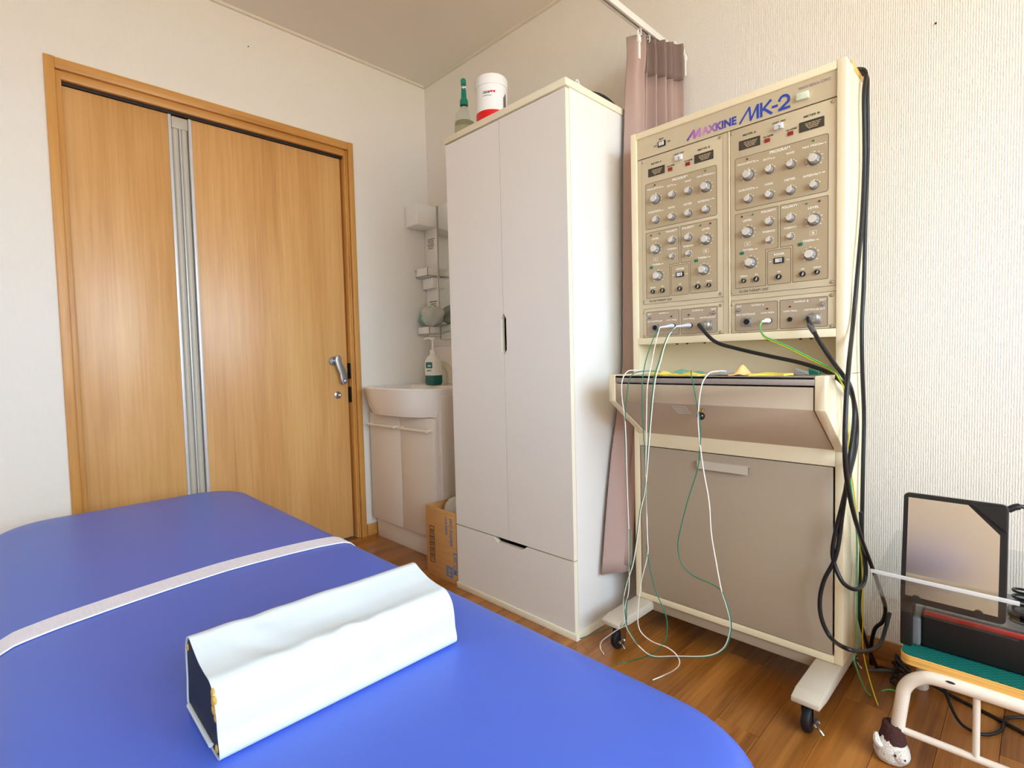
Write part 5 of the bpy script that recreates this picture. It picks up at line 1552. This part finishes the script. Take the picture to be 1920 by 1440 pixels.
# ================================================================== PADS ON THE TRAY
TZ = TZ1 - 0.003
def pad_strip(name, label, cat, m_, pxa, pxb, xf, depth, bumpz, seed, t=0.003, grp=None):
    rnd = random.Random(seed)
    ya = PX(pxa, 698, 0, xf).y; yb = PX(pxb, 698, 0, xf).y
    ph = rnd.random() * 6
    def f(u, v, top):
        y = ya + (yb - ya) * u
        x = xf + depth * v + 0.004 * math.sin(5 * u + ph)
        z = TZ + 0.0006 + bumpz * (0.55 + 0.45 * math.sin(u * 9 + ph)) * (math.sin(math.pi * min(1, max(0, v * 0.9 + 0.05)))) * (math.sin(math.pi * (0.06 + 0.88 * u)))
        return Vector((x, y, z + (t if top else 0)))
    mb = MB(); n, m2 = 16, 7
    A = mb.grid(lambda u, v: f(u, v, True), n, m2); B = mb.grid(lambda u, v: f(u, v, False), n, m2)
    bm = mb.bm
    for i in range(n - 1):
        bm.faces.new((A[0][i], A[0][i + 1], B[0][i + 1], B[0][i])); bm.faces.new((A[-1][i], A[-1][i + 1], B[-1][i + 1], B[-1][i]))
    for j in range(m2 - 1):
        bm.faces.new((A[j][0], A[j + 1][0], B[j + 1][0], B[j][0])); bm.faces.new((A[j][-1], A[j + 1][-1], B[j + 1][-1], B[j][-1]))
    bmesh.ops.recalc_face_normals(bm, faces=bm.faces)
    return tag(link(name, mb, m_, angle=60), label, cat, grp)
pad_strip('electrode_pad', 'small yellow sponge pad at the curtain end of the steel tray', 'pad', 'pad_yellow', 1212, 1246, -0.45, 0.06, 0.012, 1)
pad_strip('electrode_pad', 'pale green pad lying across yellow pads on the steel tray', 'pad', 'pad_green', 1252, 1312, -0.40, 0.06, 0.016, 2)
pad_strip('electrode_pad', 'long yellow sponge pad under the green lead on the tray', 'pad', 'pad_yellow', 1244, 1308, -0.475, 0.05, 0.009, 3)
pad_strip('electrode_pad', 'grey cloth pad between the yellow pads on the tray', 'pad', 'pad_grey', 1312, 1372, -0.42, 0.06, 0.013, 4)
pad_strip('electrode_pad', 'orange cloth pad folded up into a peak on the tray', 'pad', 'pad_orange', 1366, 1408, -0.45, 0.05, 0.026, 5)
pad_strip('electrode_pad', 'flat bright yellow pad beside the orange pad on the tray', 'pad', 'pad_yellow', 1404, 1470, -0.45, 0.07, 0.004, 6, t=0.005)
def clip(name, label, pxa, pya, pxb, m_, x):
    a = PX(pxa, pya, 0, x); b = PX(pxb, pya + 6, 0, x)
    mb = MB().prism([(a.y, TZ + 0.010), (a.y, TZ + 0.017), (b.y, TZ + 0.007), (b.y, TZ)], 0, x, x + 0.016, 0.001)
    mb.prism([(a.y, TZ + 0.001), (a.y, TZ + 0.006), (b.y, TZ + 0.010), (b.y, TZ + 0.002)], 0, x + 0.001, x + 0.015, 0.001)
    return tag(link(name, mb, m_), label, 'clip')
clip('electrode_clip', 'pale grey electrode clip at the cable end of the tray', 1490, 690, 1516, 'pad_grey', -0.36)
clip('electrode_clip', 'green electrode clip joined to the yellow and green leads', 1516, 694, 1536, 'lead_green', -0.36)

# ================================================================== LEADS AND CABLES
def lead_pts(spec, x_default=-0.512, floor_z=0.0035):
    out = []
    for s in spec:
        px, py = s[0], s[1]
        if len(s) == 4: p = PX(px, py, s[2], s[3])
        elif len(s) == 3 and s[2] is not None: p = PX(px, py, 0, s[2])
        else: p = PX(px, py, 0, x_default)
        if p.z < floor_z: p = PX(px, py, 2, floor_z)
        out.append(p)
    return out
def Z4(l, x=None): return [(1120 + a / 3.556, 660 + b / 3.556, x) for a, b in l]
def Z5(l, x=None): return [(1080 + a / 3.2724, 1000 + b / 3.2724, x) for a, b in l]
def Z6b(l): return [(1120 + a / 6.857, 660 + b / 6.857) for a, b in l]
def lead(name, label, m_, spec, r=0.0016, n=7, group=None, pts=None, floor_z=None):
    P = pts if pts is not None else lead_pts(spec, floor_z=(floor_z or r + 0.0006))
    return tag(link(name, MB().tube(P, r, n=n, sub=6), m_, angle=80), label, 'cable', group)
def plug(px, py, dy_px, root):
    pass
# plugs on the left output unit: lilac plug pointing to the left
def jack_plug(bx_px, by_px, tip_px, tip_py, name, label, m_='plug_lilac', xt=-0.37):
    a = PX(bx_px, by_px, 0, XP - 0.012); b = PX(tip_px, tip_py, 0, xt)
    base = Vector((XP - 0.001, a.y - 0.001, a.z))
    e = thing(name, label, 'plug', base)
    link('plug_body', MB().tube([base + Vector((-0.004, 0, 0)), base + Vector((-0.016, 0.004, 0)), a.lerp(b, 0.4), b], lambda t: 0.0068 - 0.0040 * t, n=12, sub=5), m_, e)
    link('plug_collar', MB().lathe([(0.0072, 0), (0.0072, 0.006), (0, 0.006)], base, axis=0, n=16, direction=-1), 'black_gloss', e)
    return b
b1 = jack_plug(1259, 611, 1237, 614, 'lead_plug', 'lilac plug in the output A jack of the first unit')
b2 = jack_plug(1291, 610, 1268, 612, 'lead_plug', 'lilac plug in the output B jack of the first unit')
b3 = jack_plug(1439, 601, 1428, 603, 'lead_plug', 'short white plug in the second unit feeding green and yellow leads', 'plastic_white', xt=-0.355)
XL = -0.512
# white lead from plug A
up1 = [b1] + lead_pts([(1230, 640, -0.40), (1222, 680, -0.47), (1217, 704, -0.503)] )
up2 = [b2] + lead_pts([(1256, 626, -0.39), (1246, 650, -0.43), (1238, 680, -0.47), (1230, 706, -0.503)])
upg = [b1 + Vector((0, 0, -0.002))] + lead_pts([(1225, 635, -0.40), (1212, 672, -0.46), (1206, 702, -0.503)])
lead('electrode_lead', 'white lead from plug A ending on the floor under the machine', 'lead_white', None,
     pts=up1 + lead_pts(Z4([(335, 220), (330, 300), (326, 600), (324, 760)]) + Z5([(437, 0), (440, 130), (400, 300), (380, 480), (390, 590), (460, 660), (560, 700), (620, 750), (635, 800), (600, 840), (530, 875), (470, 900)])))
lead('electrode_lead', 'thin green lead from plug A trailing onto the floor', 'lead_green', None, r=0.0014,
     pts=upg + lead_pts(Z4([(298, 220), (300, 400), (312, 600), (324, 800), (330, 1050)]) + Z5([(436, 30), (441, 130), (480, 330), (540, 470), (560, 570), (540, 670), (470, 740), (330, 785), (250, 800)])))
lead('electrode_lead', 'white lead from plug B looping below the lower cabinet door', 'lead_white', None,
     pts=up2 + lead_pts(Z4([(382, 220), (370, 320), (350, 550), (322, 900), (290, 1050)]) + Z5([(380, 0), (352, 180), (308, 320), (291, 430), (306, 560), (332, 618), (392, 698), (470, 752), (600, 753), (800, 752), (900, 708), (940, 620), (944, 530), (918, 430), (890, 340), (860, 180), (830, 0)]) + Z4([(745, 1000), (710, 800), (685, 620), (672, 450), (682, 300), (700, 210)]) ) + lead_pts([(1324, 706, -0.503), (1333, 698, -0.49), (1350, 695.5, -0.46), (1362, 696, -0.43)]))
lead('electrode_lead', 'green lead running beside the looping white lead', 'lead_green', None, r=0.0014,
     pts=[b2 + Vector((0, 0, -0.002))] + lead_pts([(1253, 628, -0.395), (1243, 652, -0.43), (1234, 682, -0.47), (1226, 707, -0.503)]) + lead_pts(Z4([(372, 225), (362, 320), (344, 550), (318, 900), (285, 1050)]) + Z5([(375, 0), (346, 180), (301, 320), (297, 430), (312, 560), (338, 620), (398, 706), (470, 759), (600, 761), (800, 759), (906, 712), (947, 620), (950, 530), (925, 430), (893, 355), (830, 310), (720, 260), (650, 190), (625, 90), (635, 0)]) + Z4([(600, 1000), (668, 780), (684, 640), (690, 500), (665, 350), (640, 220)]) ) + lead_pts([(1296.5, 707, -0.503), (1296, 699, -0.49), (1296, 695, -0.44)]))
lead('electrode_lead', 'white lead hanging over the curtain end of the tray', 'lead_white', None,
     pts=lead_pts([(1215, 695, -0.44), (1190, 694, -0.47), (1176, 697, -0.50)] ) + lead_pts(Z4([(166, 190), (164, 300), (186, 480), (196, 800), (208, 1150)]) + Z5([(325, 0), (325, 330), (300, 450), (290, 560), (240, 600), (160, 660), (150, 705), (170, 740)])))
lead('electrode_lead', 'dark green lead hanging over the curtain end of the tray', 'lead_green', None, r=0.0014,
     pts=lead_pts([(1238, 697, -0.44), (1210, 695.5, -0.47), (1186, 702, -0.503)]) + lead_pts(Z4([(205, 225), (187, 400), (186, 600), (198, 900), (206, 1150)]) + Z5([(330, 0), (328, 200), (322, 330), (310, 450), (300, 560), (200, 585), (100, 620), (20, 648)])))

# green and yellow leads of the second unit: over the tray end, down the machine side
YS = MY1 - 0.010
def side(px, py, y): return (px, py, 1, y)
gy = [(1425, 610, -0.365), (1428, 622, -0.375), (1437, 632, -0.38), (1470, 646, -0.39), (1520, 671, -0.40), (1556, 690, -0.41)]
lead('electrode_lead', 'bright green lead from the second unit running down the machine side', 'lead_bright', None, r=0.0017,
     pts=[b3] + lead_pts(gy + [side(1574, 706, YS - 0.004), side(1584, 740, YS - 0.008), side(1583, 800, YS - 0.008), side(1588, 850, YS - 0.008), side(1597, 920, YS - 0.006), side(1606, 1000, YS - 0.004), side(1607, 1060, YS - 0.004), side(1607, 1150, YS - 0.004), side(1606, 1215, YS - 0.004), side(1602, 1240, YS - 0.01)] ) + [Vector((-0.22, -2.16, 0.003)), Vector((-0.16, -2.19, 0.003)), Vector((-0.15, -2.24, 0.003))])
lead('electrode_lead', 'yellow lead from the second unit running down the machine side', 'lead_yellow', None, r=0.0016,
     pts=[b3 + Vector((0, 0, -0.003))] + lead_pts([(a, b + 3, c) for a, b, c in gy] + [side(1571, 706, YS - 0.010), side(1588, 745, YS - 0.014), side(1589, 800, YS - 0.012), side(1594, 870, YS - 0.010), side(1602, 930, YS - 0.010), side(1609, 1000, YS - 0.008), side(1616, 1060, YS - 0.008), side(1618, 1150, YS - 0.008), side(1619, 1225, YS - 0.008)]) + [Vector((-0.24, -2.18, 0.003)), Vector((-0.30, -2.215, 0.003)), Vector((-0.27, -2.235, 0.003)), Vector((-0.18, -2.21, 0.003))])

# heavy black cables
BRD = 0.0050
lead('machine_cable', 'thick black cable from the first unit connector sweeping across to the side', 'black_cable', None, r=BRD, n=10,
     pts=[CLp + Vector((0.004, 0.004, 0)), CLp + Vector((-0.006, 0.0, -0.004))] + lead_pts([(1340, 640, -0.372), (1380, 653, -0.375), (1440, 667, -0.38), (1500, 680, -0.39), (1550, 697, -0.40), side(1580, 718, YS - 0.008), side(1599, 745, YS - 0.008), side(1606, 790, YS - 0.008), side(1604, 840, YS - 0.008), side(1590, 900, YS - 0.012), (1577, 955, -0.385), (1566, 1000, -0.385)]) +
         lead_pts([(1561, 1035, -0.385), (1566, 1062, -0.385), (1582, 1094, -0.385), side(1605, 1105, YS - 0.02), side(1620, 1092, YS - 0.02), side(1623, 1062, YS - 0.02), side(1617, 1020, YS - 0.016), side(1614, 960, YS - 0.012)]))
lead('machine_cable', 'black cable from the second unit connector curling low beside the machine', 'black_cable', None, r=BRD, n=10,
     pts=[CRp + Vector((0.004, 0.004, 0)), CRp + Vector((-0.006, 0.0, -0.004))] + lead_pts([(1521, 612, -0.375), (1535, 638, -0.39), (1560, 676, -0.40), side(1582, 706, YS - 0.016), side(1596, 730, YS - 0.018), side(1602, 780, YS - 0.020), side(1592, 870, YS - 0.022), (1580, 960, -0.385), (1568, 1040, -0.385), (1545, 1088, -0.385), (1537, 1128, -0.385), (1542, 1165, -0.385), (1560, 1198, -0.385), side(1593, 1218, YS - 0.034), side(1630, 1220, YS - 0.036), side(1651, 1205, YS - 0.038)]) + [PX(1660, 1180, 0, -0.10), PX(1668, 1150, 0, -0.05)])
lead('strain_relief', 'grey sleeve on the cable leaving the second unit connector', 'grey_cable', None, r=0.0062, n=10,
     pts=[CRp + Vector((-0.002, 0.0, -0.002))] + lead_pts([(1519, 611, -0.374), (1527, 624, -0.382)]))
top1 = [Vector((-0.23, -2.06, MZ1 + 0.021)), Vector((-0.20, -2.105, MZ1 + 0.022)), Vector((-0.185, -2.134, MZ1 + 0.012))]
lead('power_cable', 'black cable dropping from the machine top down its side', 'black_cable', None, r=BRD, n=10,
     pts=top1 + lead_pts([side(1620, 180, YS), side(1621, 300, YS), side(1617, 400, YS), side(1607, 520, YS), side(1599, 610, YS), side(1591, 690, YS - 0.026), side(1586, 760, YS - 0.030), side(1584, 840, YS - 0.032), side(1588, 900, YS - 0.032), side(1600, 960, YS - 0.03), side(1615, 1010, YS - 0.028), side(1632, 1055, YS - 0.028)]) + [PX(1650, 1105, 0, -0.14), PX(1660, 1140, 0, -0.10), PX(1655, 1165, 0, -0.08), PX(1640, 1180, 0, -0.07), PX(1633, 1215, 0, -0.06), PX(1634, 1250, 0, -0.05)])
lead('power_cable', 'black cable hanging straight down beside the white wall', 'black_cable', None, r=BRD, n=10,
     pts=[p + Vector((0.026, 0.004, 0.001)) for p in top1] + lead_pts([side(1626, 180, YS), side(1627, 280, YS), side(1623, 400, YS), side(1620, 520, YS), side(1616, 610, YS), side(1617, 700, YS), side(1620, 780, YS), side(1618, 880, YS), side(1616, 980, YS), side(1614, 1080, YS), side(1612, 1160, YS)]) + [Vector((-0.10, -2.15, 0.03)), Vector((-0.06, -2.16, 0.006)), Vector((-0.05, -2.22, 0.006))])
# tangle behind and under the stool
lead('extension_cord', 'grey cord running along the floor behind the stool', 'grey_cable', None, r=0.0048, n=8,
     pts=[Vector((-0.10, -2.13, 0.006)), Vector((-0.075, -2.19, 0.012)), Vector((-0.06, -2.26, 0.008)), Vector((-0.05, -2.36, 0.006)), Vector((-0.05, -2.5, 0.006))])
rnd = random.Random(11)
pts = []
for k in range(40):
    a = k * 0.55
    pts.append(Vector((-0.110 + 0.045 * math.cos(a) + rnd.uniform(-0.008, 0.008), -2.215 + 0.026 * math.sin(a * 1.07) + rnd.uniform(-0.005, 0.005), 0.010 + 0.0012 * k + rnd.uniform(0, 0.006))))
lead('cable_bundle', 'tangled bundle of black cable on the floor behind the stool leg', 'black_cable', None, r=0.0036, n=7, pts=pts)
lead('floor_cable', 'thin black cable drooping in a loop under the stool', 'black_cable', None, r=0.0036, n=8,
     pts=[Vector((-0.13, -2.29, 0.10)), Vector((-0.17, -2.31, 0.05)), Vector((-0.21, -2.34, 0.012)), Vector((-0.215, -2.38, 0.005)), Vector((-0.17, -2.41, 0.005)), Vector((-0.10, -2.42, 0.005)), Vector((-0.05, -2.48, 0.005))])
lead('floor_cable', 'black cable lying straight across the floor under the stool', 'black_cable', None, r=0.0042, n=8,
     pts=[Vector((-0.09, -2.24, 0.03)), Vector((-0.09, -2.32, 0.006)), Vector((-0.14, -2.44, 0.005)), Vector((-0.22, -2.56, 0.005))])

# repeats share a group
GROUPS = {'electrode_lead': 'electrode leads hanging from the machine', 'electrode_pad': 'electrode pads on the steel tray', 'electrode_clip': 'electrode clips on the steel tray',
          'lead_plug': 'plugs in the output units', 'machine_cable': 'heavy black machine cables', 'power_cable': 'black cables from the machine top', 'floor_cable': 'black cables under the stool', 'wall_nail': 'nails in the walls'}
for o in bpy.data.objects:
    k = o.name.split('.')[0]
    if o.parent is None and k in GROUPS: o['group'] = GROUPS[k]
